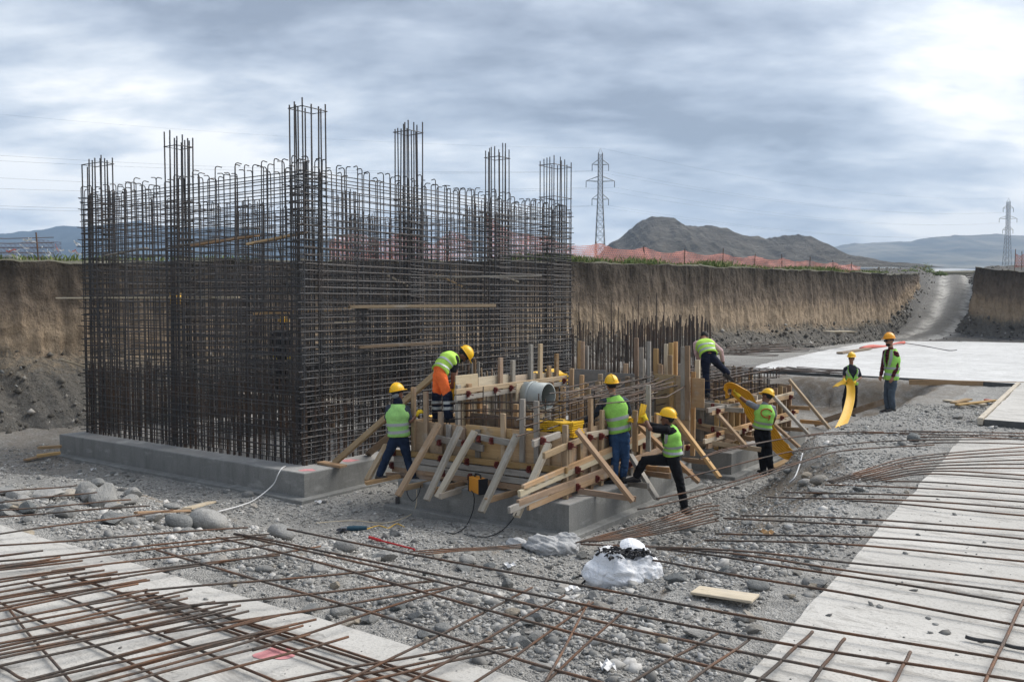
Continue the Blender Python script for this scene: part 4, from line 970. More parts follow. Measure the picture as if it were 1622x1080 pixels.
def person(label, D, j, face, body='skin', shirt='char', sleeve='short', vest='lime', trousers='jeans', hat='hat', glove='glove', toes=((0, 1), (0, 1)), curl=.9, stripes=(.12, .34), vgap=0.0, look=None, extra=None, bulge=.03, shoe='shoe', tee=None, bend_up=None):
    J = {k: ond(v[0], v[1], D + (v[2] if len(v) > 2 else 0)) for k, v in j.items()}
    base = (J['anL'] + J['anR']) / 2; base.z = min(J['anL'].z, J['anR'].z) - .09
    root = thing('person', label, 'person', base, 'workers on the site')
    for k in J: J[k] = J[k] - base
    f = Vector(face).normalized()
    pel, nk, hd = J['pel'], J['nk'], J['hd']
    sp = nk - pel
    hipax = (J['hiR'] - J['hiL']).normalized(); shax = (J['shR'] - J['shL']).normalized()
    def spine(t):
        back = -(f - sp.normalized() * f.dot(sp.normalized())); 
        return pel + sp * t + back.normalized() * bulge * math.sin(math.pi * max(0, min(1, t)))
    def ring(t, w, d, th=None, n=20, add=0.0):
        c = spine(t); tg = (spine(min(1.02, t + .04)) - spine(max(-.08, t - .04))).normalized()
        r = hipax.lerp(shax, max(0, min(1, t))); r = (r - tg * r.dot(tg)).normalized(); fr = tg.cross(r)
        if fr.dot(f) < 0 and abs(fr.dot(f)) > .2: fr = -fr
        th = np.linspace(0, 2 * math.pi, n, endpoint=False) if th is None else th
        out = []
        for a in th:     # a = 0 faces front
            ca, sa = math.cos(a), math.sin(a); q = (abs(ca) ** 2.5 + abs(sa) ** 2.5) ** (-1 / 2.5)
            out.append(c + fr * ca * q * (d + add) + r * sa * q * (w + add))
        return out
    prof = lambda t, i: float(np.interp(t, [p[0] for p in TR], [p[i] for p in TR]))
    up = (hd - nk).normalized(); lk = Vector(look) if look else f; lk = (lk - up * lk.dot(up) * .6).normalized(); hu = (up - lk * up.dot(lk)).normalized(); la = hu.cross(lk)
    # body, one surface
    mb = MB()
    mb.loft([ring(t, prof(t, 1) - .012, prof(t, 2) - .012) for t in np.linspace(-.05, 1.0, 14)])
    limb(mb, [nk - up * .03, hd - hu * .03 - lk * .015], [.058, .054])
    ell(mb, hd + hu * .015 - lk * .008, la * .076, lk * .094, hu * .108)
    ell(mb, hd - hu * .062 + lk * .028, la * .055, lk * .058, hu * .055)
    mb.tube([hd + hu * .012 + lk * .078, hd - hu * .022 + lk * .108, hd - hu * .034 + lk * .084], [.010, .017, .012], 8)
    for s in (1, -1): ell(mb, hd + la * .077 * s - lk * .012 - hu * .008, la * .012, lk * .02, hu * .032, 8, 6)
    for s in 'LR':
        limb(mb, [J['sh' + s], J['el' + s], J['wr' + s]], [.050, .040, .029]); limb(mb, [J['hi' + s], J['kn' + s], J['an' + s]], [.080, .056, .042])
    hands = {}
    for s in 'LR':
        d = (J['wr' + s] - J['el' + s]).normalized(); pn = (f * .5 - UP).normalized() if abs(d.z) < .6 else (hipax * (-1 if s == 'R' else 1))
        if glove is None: hand(mb, J['wr' + s], d, pn, 1 if s == 'R' else -1, curl)
        else:
            g = MB(); hand(g, J['wr' + s], d, pn, 1 if s == 'R' else -1, curl, 1.12); limb(g, [J['wr' + s] - d * .05, J['wr' + s] + d * .02], [.042, .036], 10, 2)
            remesh('glove', g, .009, M[glove], root)
    remesh('body', mb, .0115, M[body], root)
    # face
    for s in (1, -1):
        e = MB(); ell(e, hd + lk * .083 + la * .033 * s + hu * .008, la * .013, lk * .008, hu * .008, 8, 6); e.build('eye', M['eye'], root, True)
        e = MB(); e.tube([hd + lk * .088 + la * .016 * s + hu * .028, hd + lk * .084 + la * .048 * s + hu * .027], .006, 6); e.build('eyebrow', M['hair'], root)
    e = MB(); ell(e, hd + lk * .082 - hu * .062, la * .024, lk * .008, hu * .008, 8, 6); e.build('mouth', M['lip'], root, True)
    h = MB(); ell(h, hd + hu * .030 - lk * .024, la * .083, lk * .088, hu * .100); h.build('hair', M['hair'], root, True)
    # clothes
    mb = MB(); mb.loft([ring(t, prof(t, 1), prof(t, 2), add=.006) for t in np.linspace(.06, .99, 14)])
    limb(mb, [nk - up * .05, nk + up * .012], [.078, .066], 12, 2)
    for s in 'LR':
        sh, el, wr = J['sh' + s], J['el' + s], J['wr' + s]; ins = sh.lerp(spine(.86), .35)
        if sleeve == 'short': limb(mb, [ins, sh, sh.lerp(el, .72)], [.075, .068, .060])
        else: limb(mb, [ins, sh, el, wr.lerp(el, .08)], [.075, .066, .052, .042])
    remesh('shirt', mb, .013, M[shirt], root, .010, sum(map(ord, label)) % 97)
    mb = MB(); mb.loft([ring(t, prof(t, 1), prof(t, 2), add=.008) for t in np.linspace(-.05, .17, 5)])
    for s in 'LR':
        hi, kn, an = J['hi' + s], J['kn' + s], J['an' + s]
        limb(mb, [hi.lerp(pel, .25) + UP * .02, hi - UP * .02, kn, an.lerp(kn, .06)], [.09, .102, .074, .066])
    tro = remesh('trousers', mb, .013, M[trousers], root, .013, sum(map(ord, label)) % 89, 8)
    if trousers == 'orange_c':        # navy lower legs with two reflective bands
        for s in 'LR':
            kn, an = J['kn' + s], J['an' + s]; lo = MB(); limb(lo, [kn + (kn - an) * .10, an.lerp(kn, .04)], [.088, .080], 14); lg = remesh('trouser_leg', lo, .013, M['navy'], root, .012, 5)
            for q in (.22, .50): bnd = MB(); p = kn.lerp(an, q); r_ = .0905 - .006 * q; dd_ = (an - kn).normalized(); bnd.tube([p, p + dd_ * .05], r_, 16, False); bnd.build('reflective_stripe', M['tape'], lg, True)
    if vest:
        def vring(t, add):
            w, d = prof(t, 1), prof(t, 2); k = sstep(.66, 1.0, t); w = w * (1 - k) + (.105 if t < .97 else .09) * k; g = .02 + vgap * max(0, (t - .30) / .7)
            return ring(t, w, d, np.linspace(g, 2 * math.pi - g, 30), 30, add + .006 * math.sin(t * 23) * (1 - k))
        ts = list(np.linspace(-.02, 1.0, 16)); outer = [vring(t, .026) for t in ts]; inner = [vring(t, .016) for t in ts]
        mb = MB(); mb.loft(outer, False, False); mb.loft([r_[::-1] for r_ in inner], False, False)
        mb.loft([outer[0], inner[0]], False, False); mb.loft([outer[-1], inner[-1]], False, False)
        vo = mb.build('vest', M[vest], root, True)
        n_ = len(vo.data.vertices); co = np.empty(n_ * 3, np.float32); vo.data.vertices.foreach_get('co', co); co = co.reshape(-1, 3)
        co += (.008 * np.stack([fbm(co[:, 0] * 9 + co[:, 1] * 7, co[:, 2] * 9, 2, 3), fbm(co[:, 1] * 9 + co[:, 0] * 7, co[:, 2] * 9, 2, 4), fbm(co[:, 0] * 9 - co[:, 1] * 7, co[:, 2] * 9, 2, 5)], -1)).astype(np.float32); vo.data.vertices.foreach_set('co', co.ravel())
        for s0 in stripes:
            mb = MB(); mb.loft([vring(t, .033) for t in np.linspace(s0, s0 + .085, 3)], False, False); mb.build('reflective_stripe', M['tape'], vo, True)
        hm_ = MB(); hm_.loft([vring(t, .031) for t in (-.025, .01)], False, False); hm_.build('hem', M['lime_y'], vo, True)
        if vgap > .2:
            for sgn in (1, -1):
                mb = MB(); rr_ = []
                for t in np.linspace(.45, .99, 8):
                    g = .16 + vgap * max(0, (t - .30) / .7); w, d = prof(t, 1), prof(t, 2); k = sstep(.66, 1.0, t); w = w * (1 - k) + (.105 if t < .97 else .09) * k
                    rr_.append(ring(t, w, d, [sgn * g, sgn * (g + .16), sgn * (g + .34)], 3, .034))
                mb.loft(rr_, False, False); mb.build('reflective_stripe', M['tape'], vo, True)
    for s, td in zip('LR', toes):
        an = J['an' + s]; td = Vector((td[0], td[1], td[2] if len(td) > 2 else 0)).normalized(); ud = (UP - td * td.z).normalized(); sd_ = td.cross(ud); mb = MB(); rings = []
        for x, w, hgt in ((-.075, .028, .05), (-.06, .040, .10), (0, .044, .115), (.06, .045, .085), (.12, .050, .062), (.17, .044, .05), (.195, .024, .034)):
            rings.append([an + td * x - ud * .088 + sd_ * w * math.cos(a) + ud * (hgt / 2 + hgt / 2 * math.sin(a)) for a in np.linspace(0, 2 * math.pi, 12, endpoint=False)])
        mb.loft(rings); so = mb.build('shoe', M[shoe], root, True)
        sl = MB(); sl.loft([[an + td * x + sd_ * w * y - ud * z for x, w, y in ((-.08, .04, -1), (-.08, .04, 1), (.1, .054, 1), (.19, .035, 1), (.205, .02, 0), (.19, .035, -1), (.1, .054, -1))] for z in (.095, .074)]); sl.build('sole', M['black'], so)
    if hat: helmet(root, hd + hu * .055 - lk * .008, (hu - lk * .12), lk, M[hat])
    if extra: extra(root, J, hd, lk, hu, la, spine, ring, prof)
    return root, {k: v + base for k, v in J.items()}

def scarf(root, J, hd, lk, hu, la, *_):
    mb = MB(); limb(mb, [J['nk'] + hu * .02, J['nk'] + hu * .07], [.085, .078], 12, 2); remesh('neck_cloth', mb, .013, M['navy'], root, .012, 3)
    mb = MB(); ell(mb, hd - lk * .055 - hu * .02, la * .085, lk * .05, hu * .055); mb.build('headcloth', M['grey_c'], root, True)
p1, _ = person('worker in pale green vest and dark jeans gripping a post left of the formwork', 15.2, dict(
    hd=(630, 624, .03), nk=(630.5, 640), shL=(616.5, 646), shR=(643, 647, .02), elR=(650, 668, -.02), wrR=(661, 655, .14), elL=(613, 668, .15), wrL=(624, 661, .38),
    pel=(632, 689), hiL=(625.5, 694), hiR=(638.5, 694), knL=(612.5, 724, .04), knR=(645.5, 726, .02), anL=(601, 752, -.06), anR=(654, 754, -.10)),
    (.4, 1, 0), shirt='slate', vest='lime_p', trousers='jeans_d', toes=((1, .1), (1, .15)), look=(.8, .8, .1), extra=scarf, body='skin_d')
def lower_face(root, J, hd, lk, hu, la, *_):
    mb = MB(); ell(mb, hd - hu * .07 + lk * .05, la * .06, lk * .05, hu * .05); mb.build('beard', M['hair'], root, True)  # dark ellipsoid in hair material over jaw and chin
p2, J2 = person('worker in orange and navy trousers bending over, standing on top of the near formwork', 15.2, dict(
    hd=(733, 563, .22), nk=(722.5, 566, .20), shR=(719.5, 575, .04), shL=(718, 563, .38), elR=(718, 591, .0), wrR=(716.5, 607, .02), elL=(722, 590, .40), wrL=(720, 606, .26),
    pel=(697, 588, 0), hiR=(698.5, 593, -.09), hiL=(695, 592, .09), knR=(709, 628, -.10), knL=(691.5, 627, .10), anR=(710.5, 660, -.12), anL=(691.5, 659, .12)),
    (.85, .35, -.35), shirt='black_c', vest='lime_y', trousers='orange_c', toes=((1, .1), (1, -.1)), look=(.75, .1, -.8), bulge=.05, stripes=(.10, .36), extra=lower_face, glove=None, curl=1.0, body='skin_d')
p3, J3 = person('worker in blue jeans and grey long sleeves standing on the footing with his back turned', 14.7, dict(
    hd=(968.5, 611, .02), nk=(970, 628), shL=(954.5, 637), shR=(990, 635, .03), elL=(945, 655, .10), wrL=(927, 666, .26), elR=(997, 655, .18), wrR=(990, 664, .42),
    pel=(981, 682), hiL=(973.5, 690), hiR=(988.5, 689, .03), knL=(975, 724), knR=(990.5, 722, .03), anL=(971.5, 759, -.02), anR=(987, 755, .05)),
    (-.25, 1, 0), shirt='slate', sleeve='long', vest='lime', trousers='jeans', toes=((-.8, .2), (-.2, 1)), glove='glove_d', stripes=(.10, .36), body='skin')
p4, J4 = person('worker in black trousers stepping up onto the footing, reaching out with both arms', 14.3, dict(
    hd=(1057, 664, 0), nk=(1056.5, 675, 0), shL=(1056, 681, -.16), shR=(1050, 678, .18), elL=(1029, 679, -.16), wrL=(1022, 662, .02), elR=(1022, 672, .24), wrR=(1004, 667, .34),
    pel=(1065.5, 719), hiL=(1067, 726, -.09), hiR=(1061, 726, .09), knR=(1020, 729, .12), anR=(1008, 754, .14), knL=(1077, 764, -.10), anL=(1084, 802, -.10)),
    (-1, .3, 0), shirt='black_c', vest='lime', trousers='black_c', toes=((.35, -.8), (-1, .1)), look=(-1, .35, .15), vgap=.9, stripes=(.06, .24), body='skin_d')
def g_mark(root, J, hd, lk, hu, la, spine, ring, prof):
    pts = []     # a large hand-painted red letter G on the back
    for a in np.linspace(-.15, 4.75, 16):
        pts.append((.055 + math.cos(a + .5) * .068 - .055, .66 + math.sin(a + .5) * .155))
    pts = [(-.030, .46), (.018, .50), (.038, .60), (-.004, .60), (.012, .47), (.0, .38)] if False else pts + [(.050, .58), (.010, .585), (.045, .565), (.035, .42)]
    V = [];
    for x, t in pts:
        V.append(ring(t, prof(t, 1), prof(t, 2), [math.pi - x / .13], 1, .036)[0])
    mb = MB(); mb.tube(V, .013, 5); mb.build('painted_letter', M['letter_red'], root)
M['letter_red'] = simple('red_brown_paint', (.42, .10, .035), .8, .2, 0, .2, 20, 0)
p5, J5 = person('worker with a red letter G painted on the vest, lifting an orange strip', 18.05, dict(
    hd=(1214.5, 629, .05), nk=(1211.5, 641), shL=(1198.5, 645), shR=(1224, 646), elL=(1180, 635, .10), wrL=(1168, 625, .16), elR=(1227, 662, .02), wrR=(1222, 676, .14),
    pel=(1207, 678), hiL=(1201.5, 684), hiR=(1213, 684), knL=(1205.5, 714), knR=(1217.5, 713), anL=(1209, 743), anR=(1220.5, 741)),
    (-.25, 1, 0), shirt='grey_c', vest='lime', trousers='black_c', toes=((-.3, 1), (.3, 1)), look=(-.75, .75, -.05), stripes=(.02, .22), extra=g_mark, body='skin_d', vgap=.2)
p6, J6 = person('bare-headed worker in pink shirt bending over the farther formwork, one leg raised', 18.7, dict(
    hd=(1115.5, 534, .46), nk=(1114, 543, .30), shL=(1102.5, 544, .26), shR=(1125, 541, .28), elL=(1102.5, 558, .24), wrL=(1108, 570, .34), elR=(1142, 556, .22), wrR=(1145, 573, .26),
    pel=(1122.5, 562, 0), hiL=(1117.5, 567), hiR=(1128.5, 566, .03), knL=(1118, 594, .05), anL=(1120.5, 622, 0), knR=(1141, 580, .20), anR=(1153, 591, .18)),
    (.1, 1, -.5), shirt='pink_c', sleeve='long', vest='lime_y', trousers='navy', hat=None, glove='glove_d', toes=((-.1, 1), (.75, .3, -.5)), stripes=(.16, .40), bulge=.04, look=(.1, .8, -.6))
p7, J7 = person('worker in the ditch facing us, holding a long yellow strip', 25.2, dict(
    hd=(1348.5, 568, -.02), nk=(1348, 579), shR=(1340, 584), shL=(1358, 585.5, .04), elL=(1363, 598, 0), wrL=(1353, 606, -.24), elR=(1337, 596, -.02), wrR=(1336.5, 602, -.26),
    pel=(1348, 609), hiR=(1344, 613), hiL=(1353, 613), knR=(1338, 634, -.05), knL=(1353.5, 633), anR=(1337.5, 654, -.02), anL=(1351.5, 653, .03)),
    (-.45, -.9, 0), shirt='char', vest='lime', trousers='black_c', toes=((-.2, -1), (-.6, -1)), vgap=1.0, stripes=(.12,), look=(-.6, -.8, -.15))
def shades(root, J, hd, lk, hu, la, *_):
    mb = MB(); mb.box(hd + lk * .095 + hu * .008, la * .058, lk * .006, hu * .017); mb.tube([hd + la * .07 + lk * .09 + hu * .012, hd + la * .078 - lk * .01 + hu * .014], .005, 5); mb.build('sunglasses', M['black'], root)
    mb = MB(); ell(mb, hd - hu * .078 + lk * .036, la * .057, lk * .056, hu * .042); mb.build('beard', M['hair'], root, True)
p8, J8 = person('tall worker in dark plaid shirt, sunglasses and orange-yellow helmet beside the pale slab', 20.4, dict(
    hd=(1408.5, 540, 0), nk=(1411, 553), shL=(1418.5, 559, -.12), shR=(1403, 557, .14), elL=(1420, 582, -.14), wrL=(1414, 597, -.18), elR=(1398.5, 580, .16), wrR=(1395, 595, .08),
    pel=(1411.5, 600), hiL=(1414, 606, -.09), hiR=(1408, 606, .09), knL=(1412, 627, -.10), knR=(1404.5, 627, .06), anL=(1414, 646, -.10), anR=(1406.5, 647, .04)),
    (-1, -.3, 0), shirt='plaid', sleeve='long', vest='lime', trousers='jeans_g', hat='hat_o', glove=None, curl=.5, toes=((-1, -.35), (-1, -.1)), vgap=.5, stripes=(.10, .32), extra=shades, look=(-1, -.25, 0))
p9, _ = person('dim worker inside the rebar cage, only the yellow helmet clear behind the bars', 21.9, dict(
    hd=(449, 512.5), nk=(447, 525), shL=(434, 531), shR=(459, 531), elL=(431, 550), wrL=(436, 566, -.1), elR=(462, 550), wrR=(458, 566, -.1),
    pel=(447, 567), hiL=(441, 572), hiR=(453, 572), knL=(441, 597), knR=(453, 597), anL=(441, 619), anR=(453, 619)),
    (.3, .9, 0), shirt='char', vest=None, trousers='black_c', body='skin_d')

# ================================================================== YELLOW PVC STRIPS (waterstop)
def strip(name, label, path, w, mat, wvec, ribs=7, cat='pvc strip', group='yellow pvc strips'):
    """long flexible ribbed strip swept along a path; wvec gives the strip's width direction"""
    P = [Vector(p) for p in path]; Q = []
    for i in range(len(P) - 1):
        for k in range(8):
            s = k / 8; a, b, c, d = P[max(i - 1, 0)], P[i], P[i + 1], P[min(i + 2, len(P) - 1)]
            Q.append(.5 * ((2 * b) + (c - a) * s + (2 * a - 5 * b + 4 * c - d) * s * s + (3 * b - a - 3 * c + d) * s ** 3))
    Q.append(P[-1]); wv = [Vector(x) for x in (wvec if isinstance(wvec, list) else [wvec, wvec])]
    rings = []
    for i, p in enumerate(Q):
        tg = (Q[min(i + 1, len(Q) - 1)] - Q[max(i - 1, 0)]).normalized(); s = i / (len(Q) - 1) * (len(wv) - 1); k = min(int(s), len(wv) - 2)
        x = wv[k].lerp(wv[k + 1], s - k); x = (x - tg * x.dot(tg)).normalized(); n = tg.cross(x); r = []
        m = ribs * 4 + 1; cup = .10 * w
        prof_ = [(-w / 2 + w * q / (m - 1), (.007 if q % 4 == 2 else .0) + cup * ((2 * q / (m - 1) - 1) ** 2)) for q in range(m)]
        r = [p + x * a + n * (h + .004) for a, h in prof_] + [p + x * a + n * (h * .8 - .004) for a, h in prof_[::-1]]
        rings.append(r)
    mb = MB(); mb.loft(rings); o = mb.build(name, M[mat], None, False); return tag(o, label, cat, group)
wl, wr_ = J7['wrL'], J7['wrR']
strip('pvc_strip', 'long yellow strip hanging from the hands of the worker in the ditch', [ond(1322, 612, 24.7), ond(1330, 606.5, 24.75), ond(1342, 604, 24.7), ond(1347, 612, 24.6), ond(1346.5, 632, 24.3), ond(1341, 655, 23.7), ond(1334, 672, 23.1), ond(1328, 683, 22.6)], .23, 'yellow_pvc', [Vector((.3, -1, .25)), Vector((.8, -.6, 0)), Vector((1, .1, 0)), Vector((1, .25, 0)), Vector((1, .35, 0))])
strip('pvc_strip', 'orange strip lifted by the worker with the letter G, trailing behind him', [ond(1149, 622, 18.5), ond(1157, 613.5, 18.35), ond(1170, 620, 18.3), ond(1182, 632, 18.45), ond(1192, 652, 18.6), ond(1207, 672, 18.6), ond(1222, 688, 18.5), ond(1234, 706, 18.3), ond(1248, 716, 18.1), ond(1268, 717, 18.0)], .30, 'orange_pvc', [Vector((.2, -.9, .5)), Vector((.4, -.7, .7)), Vector((.6, -.2, .8)), Vector((.6, -.2, .8)), Vector((.7, -.3, .6)), Vector((.5, -.8, .2))])
strip('pvc_strip', 'piece of yellow sheet in the hands of the bending worker in orange trousers', [ond(716, 606, 15.28), ond(719, 617, 15.25), ond(722, 632, 15.25)], .17, 'yellow_pvc', [Vector((1, .3, 0)), Vector((1, .2, 0))], 2)
strip('pvc_strip', 'yellow sheet end held up by the worker stepping onto the footing', [ond(1015, 670, 14.4), ond(1017, 655, 14.35), ond(1020, 640, 14.4)], .10, 'yellow_pvc', [Vector((1, .2, 0)), Vector((1, .1, 0))], 2)
def stack(label, c, x, y, n, h, mat='yellow_pvc'):
    t = thing('pvc_stack', label, 'pvc strips', c, 'stacked yellow pvc strips')
    for i in range(n):
        mb = MB(); o_ = Vector((rnd(-.015, .015), rnd(-.015, .015), 0)); rings = []
        for s in np.linspace(-1, 1, 9):
            zc = h * (i + .5) + .012 * math.sin(s * 5 + i * .4); e = x * s + o_
            rings.append([e - y + UP * (zc - h * .42), e + y + UP * (zc - h * .42), e + y * 1.02 + UP * zc, e + y + UP * (zc + h * .36), e - y + UP * (zc + h * .36), e - y * 1.02 + UP * zc])
        mb.loft(rings); mb.build('strip_layer', M[mat], t)
    return t
ya = onb(886, 688, .62); stack('flat stack of yellow pvc strips lying inside the near formwork corner', ya, -AX * .33 + BX * .03, BX * .16, 7, .032)
yb = onb(857, 688, .70); stack('low yellow strip bundle just left of the flat stack in the formwork', yb + AX * .1 - UP * .02, -AX * .12 + BX * .1, BX * .08, 3, .035)
yc = onb(882, 592, 4.35); stack('tilted pile of ribbed yellow strips beside the grey sheets behind the pipe', yc - UP * .16, -AX * .17 + UP * -.05, BX * .16, 6, .035)
yd = onb(853, 588, 4.45); stack('small yellow strip pile seen between the posts behind the pipe', yd - UP * .12, -AX * .08, BX * .12, 3, .035)
ye = onb(640, 669, 1.3); stack('yellow strip end lying behind the worker in orange trousers', onb(686, 664, 1.2) - UP * .04, -AX * .07, BX * .1, 3, .035)
stack('yellow strip pile low behind the arm of the worker in black trousers', onb(1000, 664, 1.9) - UP * .03, -AX * .06, BX * .08, 2, .03)
# ================================================================== BARS LYING OVER THE SLABS AND THE GRAVEL
def bar(label, pts, group, r=.0096, mat='rebar_rust', name='rebar', wob=.0045):
    """bent loose bar through the points, an object of its own with its origin at its middle"""
    P = [Vector(p) for p in pts]
    if len(P) == 2: P = [P[0], P[0].lerp(P[1], .35), P[0].lerp(P[1], .7), P[1]]
    Q = []
    for i in range(len(P) - 1):
        for k in range(5):
            s = k / 5; a, b, c, d = P[max(i - 1, 0)], P[i], P[i + 1], P[min(i + 2, len(P) - 1)]
            Q.append(.5 * ((2 * b) + (c - a) * s + (2 * a - 5 * b + 4 * c - d) * s * s + (3 * b - a - 3 * c + d) * s ** 3))
    Q.append(P[-1]); o_ = Q[len(Q) // 2].copy(); ph = rnd(0, 6)
    d = (Q[-1] - Q[0]).normalized(); rot = d.to_track_quat('X', 'Z').to_matrix()
    Q = [q + Vector((0, 0, wob * math.sin(ph + i * .8))) - o_ for i, q in enumerate(Q)]
    mb = MB(); mb.tube([rot.transposed() @ q for q in Q], r, 7); o = mb.build(name, M[mat], None, True)
    o.location = o_; o.rotation_euler = rot.to_euler(); return tag(o, label, 'rebar', group)
NTH = ['first', 'second', 'third', 'fourth', 'fifth', 'sixth', 'seventh', 'eighth', 'ninth', 'tenth', 'eleventh', 'twelfth', 'thirteenth', 'fourteenth', 'fifteenth', 'sixteenth', 'seventeenth', 'eighteenth', 'nineteenth', 'twentieth', 'twenty-first', 'twenty-second', 'twenty-third']
def rank(group, key, fmt):
    for i, o in enumerate(sorted([o for o in COL.objects if o.get('group') == group], key=key)): o['label'] = fmt % NTH[i]
G1 = 'long bars crossing from the left slab over the gravel'
for pts, z0, z1 in (
    ([(455, 838), (800, 905), (1160, 971), (1640, 1052)], 1.15, 1.16), ([(372, 845), (540, 878), (940, 961), (1340, 1035), (1640, 1081)], 1.17, 1.16), ([(370, 846), (540, 884), (940, 981), (1340, 1066), (1420, 1083)], 1.15, 1.16),
    ([(343, 850), (540, 900), (940, 1011), (1250, 1084)], 1.17, 1.17), ([(248, 871), (540, 956), (800, 1036), (960, 1084)], 1.17, 1.17)):
    bar('long straight rebar running from the left slab across the gravel toward the right slab', [gz(u, v, z0 + (z1 - z0) * i / (len(pts) - 1)) for i, (u, v) in enumerate(pts)], G1, .0105)
G2 = 'bars laid along the left slab'
for pts in ([(107, 910), (300, 977), (540, 1060), (610, 1084)], [(230, 939), (400, 987), (540, 1028), (720, 1084)], [(44, 921), (200, 983), (450, 1084)], [(-10, 950), (120, 1008), (275, 1084)], [(12, 962), (60, 1020), (118, 1086)], [(-10, 1050), (55, 1084)], [(112, 912), (300, 974), (560, 1056), (640, 1084)], [(232, 943), (420, 996), (700, 1086)]):
    bar('dark rebar laid lengthwise on the left slab under the rusty crossing bars', [gz(u, v, 1.125) for u, v in pts], G2, .0096, 'rebar_rust')
G3 = 'bars running from the left slab out over the gravel'
z1_ = lambda x, y: (x / 2.7, 680 + y / 2.7); z2_ = lambda x, y: (400 + x / 3.004, 740 + y / 3.004); z3_ = lambda x, y: (800 + x / 3.004, 740 + y / 3.004); zr_ = lambda x, y: (1160 + x / 2.251, 600 + y / 2.251)
for p, q in ((z1_(-20, 268), z1_(330, 240)), (z1_(-20, 312), z1_(415, 268)), (z1_(-20, 349), z1_(560, 300)), (z1_(-20, 375), z1_(640, 325)), (z1_(-20, 448), z1_(740, 345)), (z1_(-20, 498), z1_(1060, 418)), (z1_(-20, 565), z1_(1150, 445)), (z1_(-20, 594), z1_(1140, 455)), (z1_(220, 605), z1_(1185, 490)), (z1_(300, 640), z2_(130, 415)),
             (z1_(100, 700), z2_(325, 375)), (z1_(500, 700), z2_(620, 488)), (z1_(640, 770), z2_(885, 540)), (z1_(700, 870), z2_(945, 570)), (z2_(0, 870), z2_(1045, 540)), (z2_(420, 1030), z2_(1330, 573)), (z2_(730, 1030), z2_(1485, 606)), (z2_(1050, 1030), z2_(1620, 640)), (z2_(1390, 1030), z3_(400, 637)), (z3_(180, 1030), z3_(580, 668)), (z3_(580, 1030), z3_(1012, 788)), (z3_(860, 1030), z3_(1172, 810))):
    z0 = 1.145 + rnd(0, .03); bar('rusty rebar starting on the left slab and reaching out over the gravel', [gz(p[0], p[1], z0), gz((p[0] + q[0]) / 2, (p[1] + q[1]) / 2, z0 + .01), gz(q[0], q[1], z0 - rnd(0, .05))], G3, .0096)
G4 = 'short rusty bar ends on the left slab'
for i in range(34):
    t = (i // 2 + rnd(-.2, .2)) / 16.5 if i % 3 else i / 33; ex, ey = 70 + 470 * t + rnd(-50, 30), 872 + 132 * t + rnd(-4, 4); ln = rnd(420, 680); sl = -(.12 + .14 * t) + rnd(-.022, .022)
    p = (ex - ln, ey - ln * sl + rnd(-4, 8)); z0 = 1.15 + rnd(0, .035)
    if p[1] > 1110: k = (1110 - ey) / (p[1] - ey); p = (ex + (p[0] - ex) * k, 1110)
    bar('rusty rebar overlapping others with its end on the left slab', [gz(p[0], p[1], z0), gz((p[0] + ex) / 2, (p[1] + ey) / 2, z0 + .012), gz(ex, ey, z0 + rnd(-.01, .03))], G4, .0092)
for u0, u1, v in ((360, 780, 1075), (420, 800, 1078), (480, 820, 1082)):
    bar('rusty rebar overlapping others with its end on the left slab', [gz(u0 - 60, v + 30, 1.15), gz(u1, v - 50 - rnd(0, 12), 1.16)], G4, .0092)
G5 = 'bars lying across the right slab'
for pts in ([(1146, 821), (1380, 832), (1640, 855)], [(1173, 816), (1390, 823), (1640, 842)], [(1133, 845), (1380, 851), (1640, 872)], [(1116, 855), (1370, 864), (1640, 891)], [(920, 861), (1160, 872), (1380, 894), (1640, 923)], [(1013, 863), (1160, 877), (1380, 908), (1640, 943)], [(1040, 868), (1160, 884), (1380, 918), (1640, 960)], [(1026, 886), (1160, 909), (1380, 947), (1640, 994)],
            [(1242, 780), (1420, 783), (1640, 796)], [(1213, 787), (1420, 792), (1640, 806)], [(1300, 790), (1450, 800), (1640, 818)], [(1307, 768), (1450, 772), (1640, 785)], [(1370, 762), (1480, 764), (1640, 774)], [(1373, 682), (1480, 683), (1640, 687)], [(1340, 684), (1480, 688), (1640, 691)], [(1390, 692), (1500, 692), (1640, 696)], [(1420, 704), (1520, 701), (1640, 703)]):
    bar('brown rebar laid across the right slab with its left end over the gravel', [gz(u, v, (.98 if i == 0 else 1.13 if i == 1 else 1.135) + .01) for i, (u, v) in enumerate(pts)], G5, .0105, 'rebar_rust')
G6 = 'fanned bundle of bent bars at the slab edge'
for k, ye_ in enumerate((707, 713, 719, 728, 735, 742, 753, 761)):
    bar('bent rebar fanning out of a bundle onto the right slab', [gz(1310 + k * 3, 762 + k * 1.0, .98), gz(1372 + k * 4, 744 + k * 2.2, 1.08), gz(1455 + k * 4, 722 + k * 4, 1.13), gz(1640, ye_, 1.13)], G6, .0112, 'rebar_rust')
G7 = 'long bowed bars across the spoil bank'
for pts in ([(1108, 727), (1160, 711), (1293, 689), (1500, 684)], [(1085, 757), (1160, 737), (1277, 711), (1400, 699), (1600, 695)], [(1040, 790), (1160, 763), (1267, 731), (1335, 714), (1480, 704)], [(1112, 723), (1165, 708), (1293, 687), (1400, 684)], [(1010, 806), (1120, 782), (1240, 742), (1300, 722)]):
    bar('long thin bowed rebar in front of the worker with the letter G', [gz(u, v, .95 + .06 * i) for i, (u, v) in enumerate(pts)], G7, .011, 'rebar_rust')
G8 = 'bundle of bars on the ground at the footing corner'
